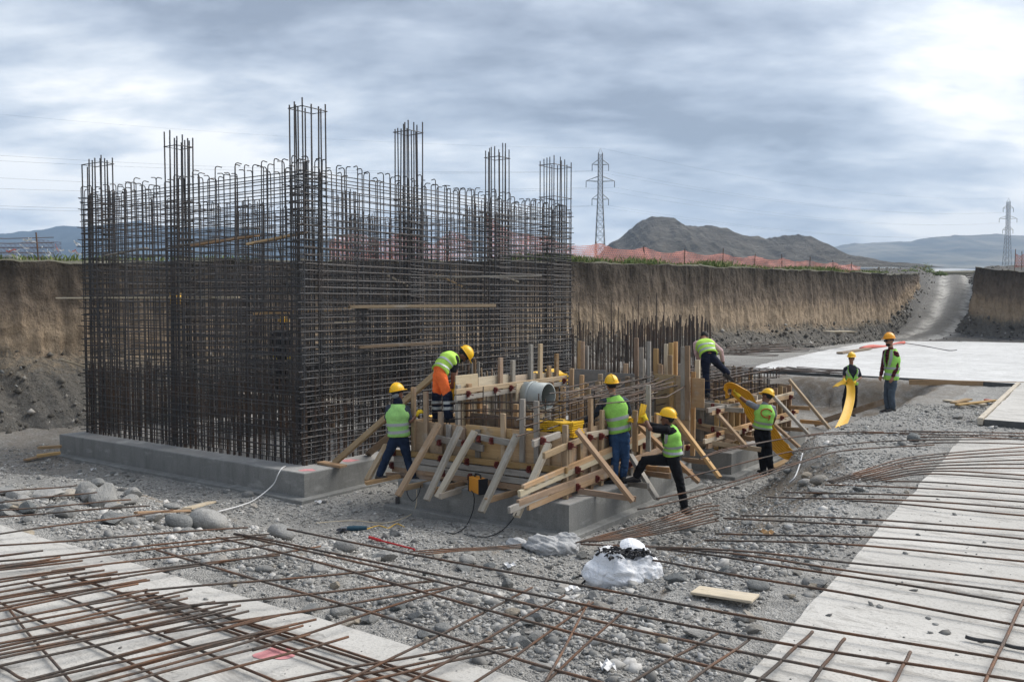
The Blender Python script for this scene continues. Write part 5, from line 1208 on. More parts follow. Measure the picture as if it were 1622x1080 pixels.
for k in range(8):
    bar('dark rebar in the ground bundle beside the foot of the stepping worker', [gz(912 + k * 7, 859 - k * .4, .25), gz(1010 + k * 6, 832 + k * 1.6, .30), gz(1098 + k * 5, 803 + k * 3.2, .33), gz(1136 + rnd(-14, 4), 797 + k * 4 + rnd(-2, 2), .34)], G8, .011, 'rebar_rust')
for p, q in (((1558, 1084), (1622, 949)), ((1196, 1084), (1287, 1000)), ((1281, 1084), (1338, 1011)), ((1414, 1084), (1442, 1033))):
    bar('short crosswise rebar stub lying on the right slab near its lower corner', [gz(*p, 1.16), gz(*q, 1.15)], 'crosswise stubs on the right slab', .012)
bar('short dark rebar piece lying across the right slab at the lower right', [gz(1529, 1008, 1.13), gz(1640, 1030, 1.13)], None, .014, 'rebar_dark')
for q in range(3): bar('thin wire-like bar on the gravel before the concrete lump', [gz(650 + q * 12, 873 + q * 2, .75), gz(740, 868 + q * 2, .72), gz(825, 862 + q * 2.5, .6)], 'thin bars before the concrete lump', .008)

rank(G1, lambda o: -o.location.y, 'long rebar crossing from the left slab over the gravel, %s counted from the footings')
rank(G2, lambda o: -(o.location.x * .57 + o.location.y * .82), 'dark rebar laid lengthwise on the left slab, %s counted from its gravel edge')
rank(G3, lambda o: o.location.x * .8 - o.location.y * .6, 'rusty rebar reaching from the left slab over the gravel, %s from the left')
rank(G5, lambda o: o.location.y * .8 - o.location.x * .57, 'brown rebar across the right slab, %s counted from the bottom edge of the photo')
# ================================================================== STONES
def rock_mesh(seed, flat, rough):
    import bmesh
    bm = bmesh.new(); bmesh.ops.create_icosphere(bm, subdivisions=3, radius=1.0); R_ = random.Random(seed)
    pl_ = [(Vector((R_.gauss(0, 1), R_.gauss(0, 1), R_.gauss(0, 1))).normalized(), R_.uniform(.50, .88)) for _ in range(12 if rough > .5 else 6)]
    co = np.array([v_.co[:] for v_ in bm.verts]); nz = .16 * fbm(co[:, 0] * 1.6 + seed * 7.1, co[:, 1] * 1.6 + co[:, 2] * 1.9, 3, seed) + rough * .10 * fbm(co[:, 0] * 6 + co[:, 2] * 4, co[:, 1] * 6 - co[:, 2] * 5, 2, seed + 3)
    for v_, q in zip(bm.verts, nz):
        p = v_.co * (1 + q)
        for n, d_ in pl_:
            e = p.dot(n) - d_
            if e > 0: p -= n * e * (.9 if rough > .5 else .55)
        v_.co = Vector((p.x, p.y * R_.uniform(.999, 1) * .8, p.z * flat))
    me = bpy.data.meshes.new('rock'); bm.to_mesh(me); bm.free(); me.polygons.foreach_set('use_smooth', [rough <= .5] * len(me.polygons)); return me
t = NT('field_stone', .9, .2); v = t.coord('Object'); r = t.rnd(); n = t.noise(v, 2.5, 6, .65); f = t.noise(v, 14, 4)
c1 = t.ramp(r, [(0, (.19, .20, .20)), (.3, (.30, .30, .29)), (.55, (.41, .40, .38)), (.8, (.26, .262, .255)), (.93, (.42, .36, .28)), (1, (.52, .50, .47))])
c_ = t.mix(t.mapr(n, .35, .7), t.hsv(c1, v=.72), c1); c_ = t.mix(t.mapr(f, .6, .75, 0, .5), c_, (.10, .10, .095)); t.bump(t.math('ADD', n, t.math('MULTIPLY', f, .4)), .6, .06); M['stone'] = t.done(c_)
rocks = [rock_mesh(i, (.62, .5, .75, .55, .68, .45)[i % 6], .3 if i in (1, 3) else .9) for i in range(10)]
for me in rocks: me.materials.append(M['stone'])
def zg(x, y): return float(ground_z(np.array([x]), np.array([y]))[0])
def on_ground(u, v):
    z = .6
    for _ in range(14): p = gz(u, v, z); z = z * .5 + .5 * zg(p.x, p.y)
    return gz(u, v, z)
def rock(u, v, px, label, group=None, k=None, asp=(1, 1), rz=None, cat='stone', dz=.42):
    p = on_ground(u, v); s = px / 2 / (F / p.y); o = link('rock', rocks[random.randrange(10) if k is None else k])
    o.location = p + UP * s * dz; o.scale = (s * asp[0], s * 1.15, s * asp[1]); o.rotation_euler = (rnd(-.25, .25), rnd(-.25, .25), rnd(0, 6.3) if rz is None else rz)
    return tag(o, label, cat, group)
rock(166, 802, 56, 'large angular grey boulder standing above the rest at the left stone pile', k=0, asp=(.9, 1.6), rz=.2)
rock(135, 792, 44, 'grey boulder leaning just left of the tallest boulder', k=2, asp=(1, 1.2))
rock(330, 838, 62, 'broad tan-grey boulder with a dimpled top at the middle of the stone row', k=1, asp=(1, 1.25), rz=.1)
rock(284, 835, 46, 'smooth pale boulder left of the broad tan-grey one', k=3, rz=.3); rock(245, 826, 38, 'white rounded stone at the left end of the slab-side stone row', k=5, rz=.5)
rock(446, 852, 44, 'dark bluish boulder lying tilted beside the long bars', k=1, asp=(1.1, 1.1), rz=-.4); rock(180, 830, 42, 'lumpy grey stone between the boulder pile and the slab', k=4)
rock(78, 792, 52, 'long flat grey stone in the left stone pile', k=5, asp=(1.2, .7), rz=.3); rock(108, 788, 28, 'reddish-tan stone in the left stone pile', k=3)
rock(14, 786, 40, 'flat pale stone at the far left of the stone pile', k=5, asp=(1.2, .8), rz=.1); rock(296, 846, 24, 'small pale stone in front of the broad tan boulder', k=3)
rock(548, 872, 40, 'pale oval stone lying among the crossing bars in the middle foreground', k=3, rz=.2); rock(614, 888, 42, 'pale blue-grey domed stone right of the oval stone', k=5, rz=-.1)
rock(740, 892, 28, 'round tan-grey stone below the long bar in the middle', k=3); rock(803, 930, 25, 'small pointed grey stone left of the white bag', k=2)
rock(1070, 922, 34, 'whitish broken stone just right of the white bag', k=0, asp=(1.2, .8)); rock(1045, 914, 28, 'tan stone touching the right side of the white bag', k=4)
rock(1297, 766, 30, 'rounded grey boulder at the foot of the spoil bank, upper one', k=3); rock(1296, 784, 34, 'rounded grey boulder at the foot of the spoil bank, lower one', k=5, asp=(1.3, .8), rz=0); rock(1274, 768, 22, 'small rounded boulder left of the pair under the spoil bank', k=3)
rock(1447, 698, 26, 'grey boulder near the upper edge of the right slab', k=3); rock(1428, 706, 20, 'smaller grey stone beside the boulder near the upper slab edge', k=1)
rock(1517, 664, 20, 'cream-coloured stone left of the upper right slab', k=4); rock(960, 902, 22, 'small stone right behind the white bag', k=2)
for i in range(22):
    rock(rnd(-5, 215), 768 + rnd(0, 52), rnd(16, 34), 'grey stone in the heap along the edge of the left slab', 'stones heaped at the left slab edge', k=random.choice((0, 2, 4, 6, 8, 5)), asp=(rnd(1, 1.4), rnd(.8, 1.2)), dz=.4)
o = link('rock', rocks[3]); o.location = AB(float(wall_line(.4)) + 1.3, .4, 4.72); o.location = ond(18, 412, 25.2); o.scale = (.29, .29, .27); tag(o, 'round whitish boulder on the lip of the cut at the far left', 'stone')
gr = 'loose stones scattered over the gravel'; nrock = 0; tries = 0
while nrock < 210 and tries < 6000:
    tries += 1
    u, v = rnd(-10, 1630), 700 + 330 * random.random() ** .8
    p = on_ground(u, v); a, b = toab(p)
    if a > -.5 and a < 13.6 and b > -.9 and b < 11: continue
    if b < -6.7 or (a < -4.6 and b < 6.7) or b > 17 or (a < -4.3 and b > 8.6): continue
    if random.random() > .25 + 1.2 * float(vnoise(np.array(a * .8), np.array(b * .8), 5)) : continue
    px = (6 + 24 * random.random() ** 3) * (F / p.y) / 125 + 3
    rock(u, v, min(px, 34), 'loose grey stone lying in the gravel', gr, asp=(rnd(.9, 1.4), rnd(.7, 1.2)), dz=.28); nrock += 1
for i in range(26):                                                    # rubble on the slope below the cut at the left
    u, v = rnd(-5, 128), rnd(575, 690); b = rnd(-4, 1); p = on_ground(u, v)
    a = float(wall_line(b)) - rnd(.6, 2.9); q = AB(a, b); h_ = (a - float(wall_line(b)) + 3.1) / 2.75; q.z = zg(q.x, q.y) + 1.9 * max(0, h_) ** 1.1 * .9 + .1
    o = link('rock', random.choice(rocks)); s = rnd(.03, .08); o.location = q - UP * .04; o.scale = (s, s, s); o.rotation_euler = (rnd(0, 6), rnd(0, 6), 0); tag(o, 'stone stuck in the slope under the earth cut', 'stone', 'stones on the slope of the cut')
# ---- gravel: tens of thousands of small broken stones as one mass
def gravel(n, seed, rmin, rmax, region, ico_=True, pw=5.5, patch=1.0):
    rg = np.random.default_rng(seed); ph = (1 + 5 ** .5) / 2
    if ico_:
        S0 = np.array([(-1, ph, 0), (1, ph, 0), (-1, -ph, 0), (1, -ph, 0), (0, -1, ph), (0, 1, ph), (0, -1, -ph), (0, 1, -ph), (ph, 0, -1), (ph, 0, 1), (-ph, 0, -1), (-ph, 0, 1)]) / 1.9
        Fi = np.array([(0, 11, 5), (0, 5, 1), (0, 1, 7), (0, 7, 10), (0, 10, 11), (1, 5, 9), (5, 11, 4), (11, 10, 2), (10, 7, 6), (7, 1, 8), (3, 9, 4), (3, 4, 2), (3, 2, 6), (3, 6, 8), (3, 8, 9), (4, 9, 5), (2, 4, 11), (6, 2, 10), (8, 6, 7), (9, 8, 1)])
    else:
        S0 = np.array([(1, 0, 0), (0, 1, 0), (-1, 0, 0), (0, -1, 0), (.15, .1, 1), (0, 0, -1)], float); Fi = np.array([(0, 1, 4), (1, 2, 4), (2, 3, 4), (3, 0, 4), (1, 0, 5), (2, 1, 5), (3, 2, 5), (0, 3, 5)])
    k = len(S0); th = np.radians(rg.uniform(-33, 32, n)); d = 5 + 19 * rg.random(n) ** 1.25; x, y = d * np.sin(th), d * np.cos(th); a, b = np_ab(x, y)
    ok = region(a, b) & (rg.random(n) < 1 - patch + patch * (-.25 + 1.5 * vnoise(a * .9, b * .9, 8) + .25 * (vnoise(a * 3.1, b * 3.1, 9) - .3))); x, y, a, b, d = x[ok], y[ok], a[ok], b[ok], d[ok]; n = len(x)
    z = ground_z(x, y); s = rmin + (rmax - rmin) * rg.random(n) ** pw
    P = S0[None] * (1 + rg.uniform(-.38, .38, (n, k, 1))); sc = np.stack([rg.uniform(.8, 1.6, n), rg.uniform(.65, 1.2, n), rg.uniform(.35, .9, n)], -1); P = P * sc[:, None] * s[:, None, None]
    q = rg.uniform(0, 6.3, n); ca, sa = np.cos(q), np.sin(q); R2 = rg.uniform(-.6, .6, n)
    X, Y, Z = P[..., 0] * ca[:, None] - P[..., 1] * sa[:, None], P[..., 0] * sa[:, None] + P[..., 1] * ca[:, None], P[..., 2] + P[..., 0] * np.sin(R2)[:, None] * .6
    V = np.stack([X + x[:, None], Y + y[:, None], Z + z[:, None] + s[:, None] * .18], -1).reshape(-1, 3)
    Q = (Fi[None] + (np.arange(n) * k)[:, None, None]).reshape(-1, 3); return V, Q, np.repeat(rg.random(n), k)
off_foot = lambda a, b: ~((a > -.18) & (a < 3.6) & (b > -.22) & (b < 4.7)) & ~((a > 4.9) & (a < 13.5) & (b > -.85)) & ~((a > -.45) & (a < 3.5) & (b > 5.5) & (b < 10.9))
fringe = lambda a, b: (np.minimum(b + 6.55, np.where(b < 6.6, a + 4.45 + .035 * (6.6 - b), 9)) > .75 * vnoise(a * .7 + 3, b * .7, 21)) | (np.random.default_rng(2).random(len(a)) < .12)
reg = lambda a, b: fringe(a, b) & off_foot(a, b) & (b > -6.55) & ~((a < -4.45 - .035 * (6.6 - b)) & (b < 6.6)) & ~((a < -4.3) & (b > 8.7))
V, Q, tone = gravel(190000, 3, .007, .030, reg, False, 2.6, .75)
t = NT('crushed_stone', .93, .15); k = t.attr('tone'); c_ = t.ramp(k, [(0, (.16, .157, .15)), (.3, (.28, .275, .262)), (.6, (.38, .373, .355)), (.85, (.47, .462, .44)), (1, (.60, .585, .56))]); n = t.noise(t.world(), 30, 3); c_ = t.mix(t.mapr(n, .4, .7, 0, .35), c_, (.09, .085, .08)); M['gravel'] = t.done(c_)
t = NT('slope_stone', .95, .12); k = t.attr('tone'); M['slope_stone'] = t.done(t.ramp(k, [(0, (.07, .064, .055)), (.6, (.15, .138, .12)), (.9, (.25, .235, .21)), (1, (.42, .40, .37))]))
tag(link('gravel', np_mesh('gravel', V, Q, False, {'tone': tone}), M['gravel']), kind='stuff')
V, Q, tone = gravel(14000, 8, .018, .060, reg, True, 4.0, 1.0)
tag(link('gravel', np_mesh('gravel', V, Q, False, {'tone': tone}), M['gravel']), kind='stuff')
V, Q, tone = gravel(9000, 4, .006, .03, lambda a, b: (b < -6.7) | ((a < -4.6) & (b < 6.4)))
V[:, 2] += 1.1 - np.repeat(ground_z(V.reshape(-1, 12, 3)[:, :, 0].mean(1), V.reshape(-1, 12, 3)[:, :, 1].mean(1)), 12)
keep = np.random.default_rng(5).random(len(V) // 12) < .16; kv = np.repeat(keep, 12); V = V[kv]; n = len(V) // 12; Q = Q[:n * 20]
tag(link('gravel', np_mesh('gravel', V, Q, False, {'tone': tone[kv] * .6}), M['gravel']), kind='stuff')

tv, tq, tt = [], [], []; rg = np.random.default_rng(12); nb = 0
for Vt, Lt in TALUS:
    m_ = Vt.shape[0]; n = int(Lt * 110); i = (m_ - 1 - (m_ - 1) * rg.random(n) ** 1.6).astype(int); j = rg.integers(0, Vt.shape[1], n); c = Vt[i, j] + rg.uniform(-.12, .12, (n, 3)) * [1, 1, .3]; s_ = .02 + .11 * rg.random(n) ** 7
    S0 = np.array([(1, 0, 0), (0, 1, 0), (-1, 0, 0), (0, -1, 0), (.15, .1, 1), (0, 0, -1)], float); P = S0[None] * (1 + rg.uniform(-.4, .4, (n, 6, 1))) * s_[:, None, None] * rg.uniform(.6, 1.4, (n, 1, 3)) + c[:, None]
    tv.append(P.reshape(-1, 3)); tq.append((np.array([(0, 1, 4), (1, 2, 4), (2, 3, 4), (3, 0, 4), (1, 0, 5), (2, 1, 5), (3, 2, 5), (0, 3, 5)])[None] + nb + (np.arange(n) * 6)[:, None, None]).reshape(-1, 3)); tt.append(np.repeat(rg.random(n), 6)); nb += n * 6
tag(link('rubble', np_mesh('rubble', np.concatenate(tv), np.concatenate(tq), False, {'tone': np.concatenate(tt)}), M['slope_stone']), kind='stuff')

# ================================================================== LOOSE THINGS
bp = on_ground(985, 925)
bag = thing('woven_bag', 'torn white woven plastic bag spilling black scraps on the gravel', 'bag', bp)
mb = MB(); n = 30; rings = []
for i, (h_, rx, ry, sx) in enumerate(((0, .24, .18, .02), (.01, .36, .25, .01), (.09, .40, .28, 0), (.18, .37, .26, .01), (.25, .31, .21, .03), (.29, .26, .17, .04), (.31, .27, .18, .05), (.30, .23, .15, .05), (.24, .20, .12, .05))):
    rings.append([Vector((sx + rx * math.cos(2 * math.pi * k / n) * (1 + .035 * math.sin(3 * k * .63 + i)) + .008 * math.sin(k * 2.3 + i * 1.7), ry * math.sin(2 * math.pi * k / n) * (1 + .1 * math.sin(k * 1.1 + i * .8)), h_ + .022 * math.sin(k * .84 + i * .6) * (i > 1) + .05 * (math.cos(2 * math.pi * k / n) < -.2) * (i in (5, 6)) - .0)) for k in range(n)])
mb.loft(rings); t = NT('woven_plastic', .6, .35); v = t.coord('Object'); nn = t.noise(v, 7, 5, .6, 1.2); c_ = t.mix(t.mapr(nn, .35, .7), (.74, .76, .80), (.88, .88, .89)); c_ = t.mix(t.mapr(t.noise(v, 3, 3), .62, .68, 0, .6), c_, (.25, .42, .62)); t.bump(nn, .9, .05); M['woven'] = t.done(c_)
b_ = remesh('sack', mb, .011, M['woven'], bag, .022, 6, 7.0)
mb = MB(); fl = []
for i in range(6):
    s = i / 5; fl.append([Vector((.02 + .30 * s - .03 * math.sin(3 * w), .02 + .16 * w, .30 + .09 * math.sin(s * 2.8 + w * .5) + .05 * w - .06 * s)) for w in np.linspace(0, 1, 8)])
mb.loft(fl, False, False); o = mb.build('flap', M['woven'], bag, True); o.modifiers.new('soft', 'SUBSURF').render_levels = 2
mb = MB()
for i in range(90):
    a = rnd(0, 6.3); r0 = rnd(0, .26); p = Vector((r0 * math.cos(a) * 1.0 + .02, r0 * math.sin(a) * .62 - .04, .29 + rnd(0, .04))); q = p + Vector((rnd(-.09, .09), rnd(-.09, .05), rnd(-.03, .05))); mb.tube([p, p.lerp(q, .5) + UP * .015, q], rnd(.006, .016), 5)
for i in range(8):
    p = Vector((-.34 + rnd(-.06, .05), rnd(-.16, .05), rnd(.01, .10))); mb.tube([p, p + Vector((rnd(-.1, .02), rnd(-.08, .08), rnd(-.03, .03)))], rnd(.006, .012), 5)
tag(mb.build('black_scraps', M['black'], bag), kind='stuff')
p = on_ground(1147, 949); plank('pale plywood offcut lying on the gravel right of the white bag', p + Vector((-.22, .13, .04)), p + Vector((.22, -.16, .06)), .21, .022, 'wood_pale')
lp = on_ground(862, 872); lump = MB()
for i in range(15): ell(lump, Vector((rnd(-.42, .42), rnd(-.14, .14), rnd(.0, .09))), Vector((rnd(.12, .2), 0, 0)), Vector((0, rnd(.09, .14), 0)), Vector((0, 0, rnd(.07, .14))), 10, 7)
o = remesh('concrete_lump', lump, .014, m_concrete('hardened_slurry', (.38, .385, .39), (.55, .555, .56), .2), None, .045, 4, 11); o.location = lp; tag(o, 'pale hardened concrete lump in front of the near footing corner', 'concrete lump')
o = thing('dried_slurry', 'x', 'x') if False else None
# welding set, grinder, bar, cables
wp = onb(757, 779, -.05); wp = gz(757, 780, .5)
ws = thing('welding_machine', 'small orange and black welding machine standing on the footing edge', 'welding machine', wp, None)
fx = (AX * -1 + BX * -.45).normalized(); fy = UP.cross(fx); mb = MB(); mb.box(UP * .125, fx * .17, fy * .075, UP * .115); mb.build('case', simple('orange_case', (.62, .26, .03), .5, .4), ws)
ws.children[-1].location = (0, 0, 0)
for s in (-1, 1): mb = MB(); mb.box(UP * .125 + fx * .172 * s, fx * .012, fy * .08, UP * .122); mb.build('end_panel', M['black'], ws)
mb = MB(); mb.tube([UP * .24 - fx * .1, UP * .29 - fx * .08, UP * .30, UP * .29 + fx * .08, UP * .24 + fx * .1], .014, 7); mb.build('handle', M['black'], ws)
mb = MB(); mb.box(UP * .19 - fx * .186, fx * .003, fy * .04, UP * .02); mb.build('badge', M['white_pvc'], ws)
gp = on_ground(552, 842); gd = thing('angle_grinder', 'dark blue angle grinder lying on the gravel', 'angle grinder', gp)
mb = MB(); mb.tube([Vector((-.02, 0, .05)), Vector((.08, .01, .05)), Vector((.22, .03, .05)), Vector((.27, .035, .05))], [.036, .042, .034, .03], 10); mb.build('body', simple('blue_plastic', (.02, .06, .09), .5), gd)
mb = MB(); mb.tube([Vector((-.08, -.01, .035)), Vector((-.08, -.01, .041))], .10, 20); mb.build('disc', M['char'], gd)
mb = MB(); mb.tube([Vector((-.11, -.01, .05)), Vector((-.01, 0, .05))], [.03, .035], 10); mb.build('gear_head', M['lattice'], gd)
mb = MB(); mb.tube([Vector((-.06, .0, .05)), Vector((-.06, -.13, .07))], .014, 8); mb.build('side_handle', M['black'], gd)
p, q = on_ground(585, 856), on_ground(657, 873); mb = MB(); d_ = q - p; mb.tube([UP * .05, UP * .04 + d_ * .25], .022, 8); mb.tube([UP * .04 + d_ * .25, UP * .03 + d_ * .97, UP * .02 + d_], [.014, .012, .016], 8); o = mb.build('pry_bar', M['red'], None); o.location = p; tag(o, 'red pry bar lying on the gravel among the long bars', 'pry bar')
def cable(label, pts, r, mat, cat='cable'):
    P = [Vector(p) for p in pts]; Q = []
    for i in range(len(P) - 1):
        for k in range(6):
            s = k / 6; a, b, c, d = P[max(i - 1, 0)], P[i], P[i + 1], P[min(i + 2, len(P) - 1)]; Q.append(.5 * ((2 * b) + (c - a) * s + (2 * a - 5 * b + 4 * c - d) * s * s + (3 * b - a - 3 * c + d) * s ** 3))
    Q.append(P[-1]); mb = MB(); mb.tube(Q, r, 6); o = mb.build('cable', M[mat], None, True); return tag(o, label, cat)
og = lambda u, v, dz=.02: on_ground(u, v) + UP * dz
cable('white hose hanging from the long footing down onto the ground', [gz(452, 738, .515), gz(446, 742, .51), onb(440, 752, -.66), onb(432, 768, -.72), og(405, 792), og(382, 802), og(345, 812)], .012, 'white_pvc', 'hose')
cable('black cable looping from the welding machine down to the gravel', [gz(745, 775, .52), gz(750, 782, .51), onb(751, 795, -.06), onb(748, 812, -.08), og(738, 835), og(722, 846), og(705, 845)], .008, 'black')
cable('black cable drooping from the ends of the near corner timbers', [ona(818, 812, .1), onb(812, 822, -.4), og(795, 842), og(770, 852), og(735, 848)], .008, 'black')
cable('black cable hanging in a loop under the left props', [onb(644, 768, -.3), onb(646, 784, -.3), onb(655, 793, -.3), onb(663, 782, -.3), onb(667, 768, -.3)], .007, 'black')
cable('pale cable running over the gravel under the left props', [onb(660, 775, -.05), onb(659, 800, -.1), og(648, 818), og(610, 830), og(560, 826), og(500, 830)], .007, 'wood_pale')
cable('yellow cord lying crumpled by the angle grinder', [og(580, 840), og(600, 834), og(615, 838), og(628, 831), og(640, 836)], .007, 'yellow_pvc', 'cord')
cable('white plastic strip hanging on the spoil bank right of the worker with the letter G', [og(1271, 727, .1), og(1266, 742, .05), og(1259, 757), og(1250, 766)], .012, 'white_pvc', 'strip')
cable('grey wire dangling down the earth cut at the far left', [ond(60, 640, 23.6), ond(54, 655, 23.3), ond(53, 668, 23.0), ond(60, 680, 22.8)], .010, 'wood_pale', 'wire')
mb = MB(); mb.box((0, 0, 0), (.03, 0, 0), (0, .03, 0), (0, 0, .14)); o = mb.build('steel_stake', M['rebar_dark'], None); o.location = onb(629.5, 795, -.02) + UP * -.05; tag(o, 'dark steel peg against the footing under the leftmost prop', 'stake')
# red spray marks
for u, v, z, s, lb in ((437, 1034, 1.1035, .13, 'pink spray mark on the left slab between the bars'), (487, 744, .5035, .14, 'pink spray mark on the near corner of the long footing'), (553, 729, .5035, .17, 'red spray mark on the long footing by the raking prop'), (888, 786, .5035, .14, 'red spray mark on the near footing under the corner timbers')):
    c = gz(u, v, z); P = [c + Vector((math.cos(q) * s * (1 + .25 * math.sin(q * 3 + u)), math.sin(q) * s * .8 * (1 + .2 * math.cos(q * 4 + v)), 0)) for q in np.linspace(0, 2 * math.pi, 22, endpoint=False)]
    o = link('spray_mark', mesh_of('spray_mark', P, [tuple(range(22))]), M['spray']); tag(o, lb, 'paint mark')
# boards at the right and in the ditch
plank('long board lying on edge along the ditch behind the farther formwork', on_ground(1290, 676) + UP * .08, gz(1406, 634, .92), .05, .16, 'wood_brown')
plank('tan board along the front edge of the pale far slab', gz(1440, 605, 1.05), gz(1622, 609, 1.06), .06, .16, 'wood')
plank('whitewashed board along the left edge of the upper right slab', AB(-4.33, 8.7, 1.13), AB(-4.08, 18.4, 1.13), .10, .14, 'wood_pale')
GB = 'boards dropped on the gravel near the upper right slab'
plank('pale board on the gravel near the upper right slab, lowest of the heap', gz(1497, 634, 1.06), gz(1560, 641, 1.06), .2, .04, 'wood_pale', GB); plank('pinkish board lying over the heap near the upper right slab', gz(1516, 641, 1.10), gz(1578, 634, 1.10), .12, .04, 'wood', GB); plank('short brown board end in the heap near the upper right slab', gz(1510, 638, 1.13), gz(1535, 632, 1.13), .16, .04, 'wood_brown', GB)
plank('short board with a red painted end beside the heap of boards', gz(1560, 633, 1.06), gz(1579, 635, 1.06), .10, .04, 'red', GB)
plank('pale timber end on the ground left of the long footing, upper one', ond(60, 709, 19.6), ond(97, 707, 19.7), .1, .06, 'wood'); plank('tan timber end on the ground left of the long footing, lower one', ond(58, 722, 19.0), ond(96, 717, 19.2), .1, .06, 'wood'); plank('grey board flat on the ground at the left end of the long footing', og(40, 732, .05), og(82, 722, .05), .12, .04, 'wood_brown')
plank('worn board lying behind the stones at the edge of the left slab', og(296, 812, .06), og(336, 804, .1), .14, .03, 'wood_pale'); plank('thin brown board in front of the worn one behind the stones', og(215, 819, .06), og(300, 815, .06), .07, .03, 'wood_brown')
plank('plank bridging from the ground to the farther footing under the orange strip', og(1222, 745, .06), ona(1262, 722, -.9), .16, .04, 'wood_brown')
# rolled red mesh, pallet, bars on the far slab
p, q = gz(1363, 552, 1.2), gz(1432, 543, 1.2); mb = MB(); mb.tube([p + (q - p) * s + Vector((0, 0, .04 * math.sin(s * 9))) for s in np.linspace(0, 1, 12)], [.07 + .03 * math.sin(s * 7) for s in np.linspace(0, 1, 12)], 9); t = NT('red_netting', .8, .2); M['net_roll'] = t.done(t.mix(t.noise(t.world(), 9, 5), (.50, .10, .08), (.66, .24, .20))); o = mb.build('net_roll', M['net_roll'], None, True); tag(o, 'rolled red safety net lying on the pale far slab', 'net roll')
plank('grey timber lying beside the rolled net on the pale slab', gz(1330, 559, 1.18), gz(1376, 552, 1.18), .3, .08, 'wood_brown')
bar('thin bar lying on the pale far slab right of the rolled net', [gz(1432, 543, 1.2), gz(1470, 549, 1.14), gz(1502, 555, 1.14), gz(1516, 554, 1.2)], None, .02, 'rebar_dark')
pl_ = thing('pallet', 'grey wooden pallet lying by the foot of the earth cut', 'pallet', ond(1330, 529, 47)); 
for k in range(5): timber('board', pl_.location + Vector((-.7, -.5 + k * .25, .14)), pl_.location + Vector((.7, -.5 + k * .25, .14)), .18, .03, M['wood_pale'], pl_)
for k in (-.65, 0, .65): timber('bearer', pl_.location + Vector((k, -.55, .06)), pl_.location + Vector((k, .55, .06)), .1, .11, M['wood_grey'], pl_)
GS = 'dark bars stacked beyond the farther formwork'
for i in range(26):
    u0 = 1150 + rnd(-8, 40); v0 = 553 + rnd(-6, 9); p = ond(u0, v0, 36 + rnd(-2, 2)); q = ond(u0 + rnd(40, 110), v0 + rnd(-8, 4), 37 + rnd(-2, 3)); bar('dark rebar in the stack beyond the farther formwork', [p, q], GS, .016, 'rebar_lap')
for i in range(16):
    p = gz(1235 + rnd(-25, 30), 583 + rnd(-3, 4), 1.16); q = gz(1320 + rnd(-30, 40), 588 + rnd(-3, 4), 1.16); bar('dark rebar lying along the left edge of the pale far slab', [p, q], 'bars along the far slab edge', .014, 'rebar_lap')

# ================================================================== FENCES, PYLONS, PLANTS BEYOND THE CUT
def net_mat(name, c, alpha, sc):
    t = NT(name, .8, .15); v = t.coord('Object'); n = t.noise(v, 1.4, 4, .6, .6); f = t.noise(t.coord('Object', (1, 1, 5)), 2.5, 4)
    col = t.mix(f, tuple(x * .7 for x in c), c); out = t.done(col); tr = t.n.new('ShaderNodeBsdfTransparent'); mx = t.n.new('ShaderNodeMixShader'); w1 = t.n.new('ShaderNodeTexWave'); w2 = t.n.new('ShaderNodeTexWave'); w1.bands_direction = 'Z'; w2.bands_direction = 'DIAGONAL'
    for w in (w1, w2): t.l.new(v, w.inputs['Vector']); w.inputs['Scale'].default_value = sc
    g = t.math('MAXIMUM', t.mapr(w1.outputs['Fac'], .5, .7), t.mapr(w2.outputs['Fac'], .5, .7)); fac = t.math('ADD', t.math('MULTIPLY', g, alpha), t.mapr(n, .35, .7, 0, alpha * .8), True)
    t.l.new(fac, mx.inputs[0]); t.l.new(tr.outputs[0], mx.inputs[1]); t.l.new(t.b.outputs[0], mx.inputs[2]); t.l.new(mx.outputs[0], t.n['Material Output'].inputs[0]); return out
M['net'] = net_mat('red_safety_net', (.68, .31, .26), .62, 3.0); M['net_l'] = net_mat('thin_brown_net', (.30, .16, .15), .22, 4.0)
def fence(label, line, hfun, mat, post_every, post_h, seed, wires=0):
    """line: (x, y, z) ground points; a soft net hung between thin stakes"""
    P = [Vector(p) for p in line]; L = [0.0]
    for a, b in zip(P, P[1:]): L.append(L[-1] + (b - a).length)
    S = np.arange(0, L[-1], .25); X = np.stack([np.interp(S, L, [p[i] for p in P]) for i in range(3)], -1); t = thing('safety_fence', label, 'fence', P[0]); base = np.array(P[0])
    H = np.array([hfun(s / L[-1]) for s in S]); sag = .24 * np.sin((S % post_every) / post_every * math.pi) * H; bil = .12 * fbm(S * .9, S * 0, 3, seed)
    rows = []
    for k in np.linspace(0, 1, 7):
        r = X - base; r = r + np.stack([.10 * fbm(S * 1.1, S * 0 + k * 3, 3, seed + 1), .12 * fbm(S * 1.3, S * 0 + k * 2.2, 3, seed + 2), k * (H - sag) + .05 * k * fbm(S * 2, S * 0 + 5, 2, seed + 3)], -1); rows.append(r)
    link('net', np_mesh('net', np.array(rows).reshape(-1, 3), grid_quads(7, len(S)), True), M[mat], t)
    for s in np.arange(0, L[-1], post_every):
        i = min(int(s / .25), len(S) - 1); p = Vector(X[i] - base); straight('stake', p - UP * .2, p + Vector((rnd(-.08, .08), rnd(-.08, .08), H[i] + post_h + rnd(-.1, .15))), .025, t, 'rebar_rust')
    for k in range(wires):
        mb = MB(); z = .15 + k * .16; mb.tube([Vector(x - base) + UP * (z + rnd(-.02, .02)) for x in X[::6]], .012, 4); mb.build('wire', M['rebar_rust'], t)
    return t, X, base
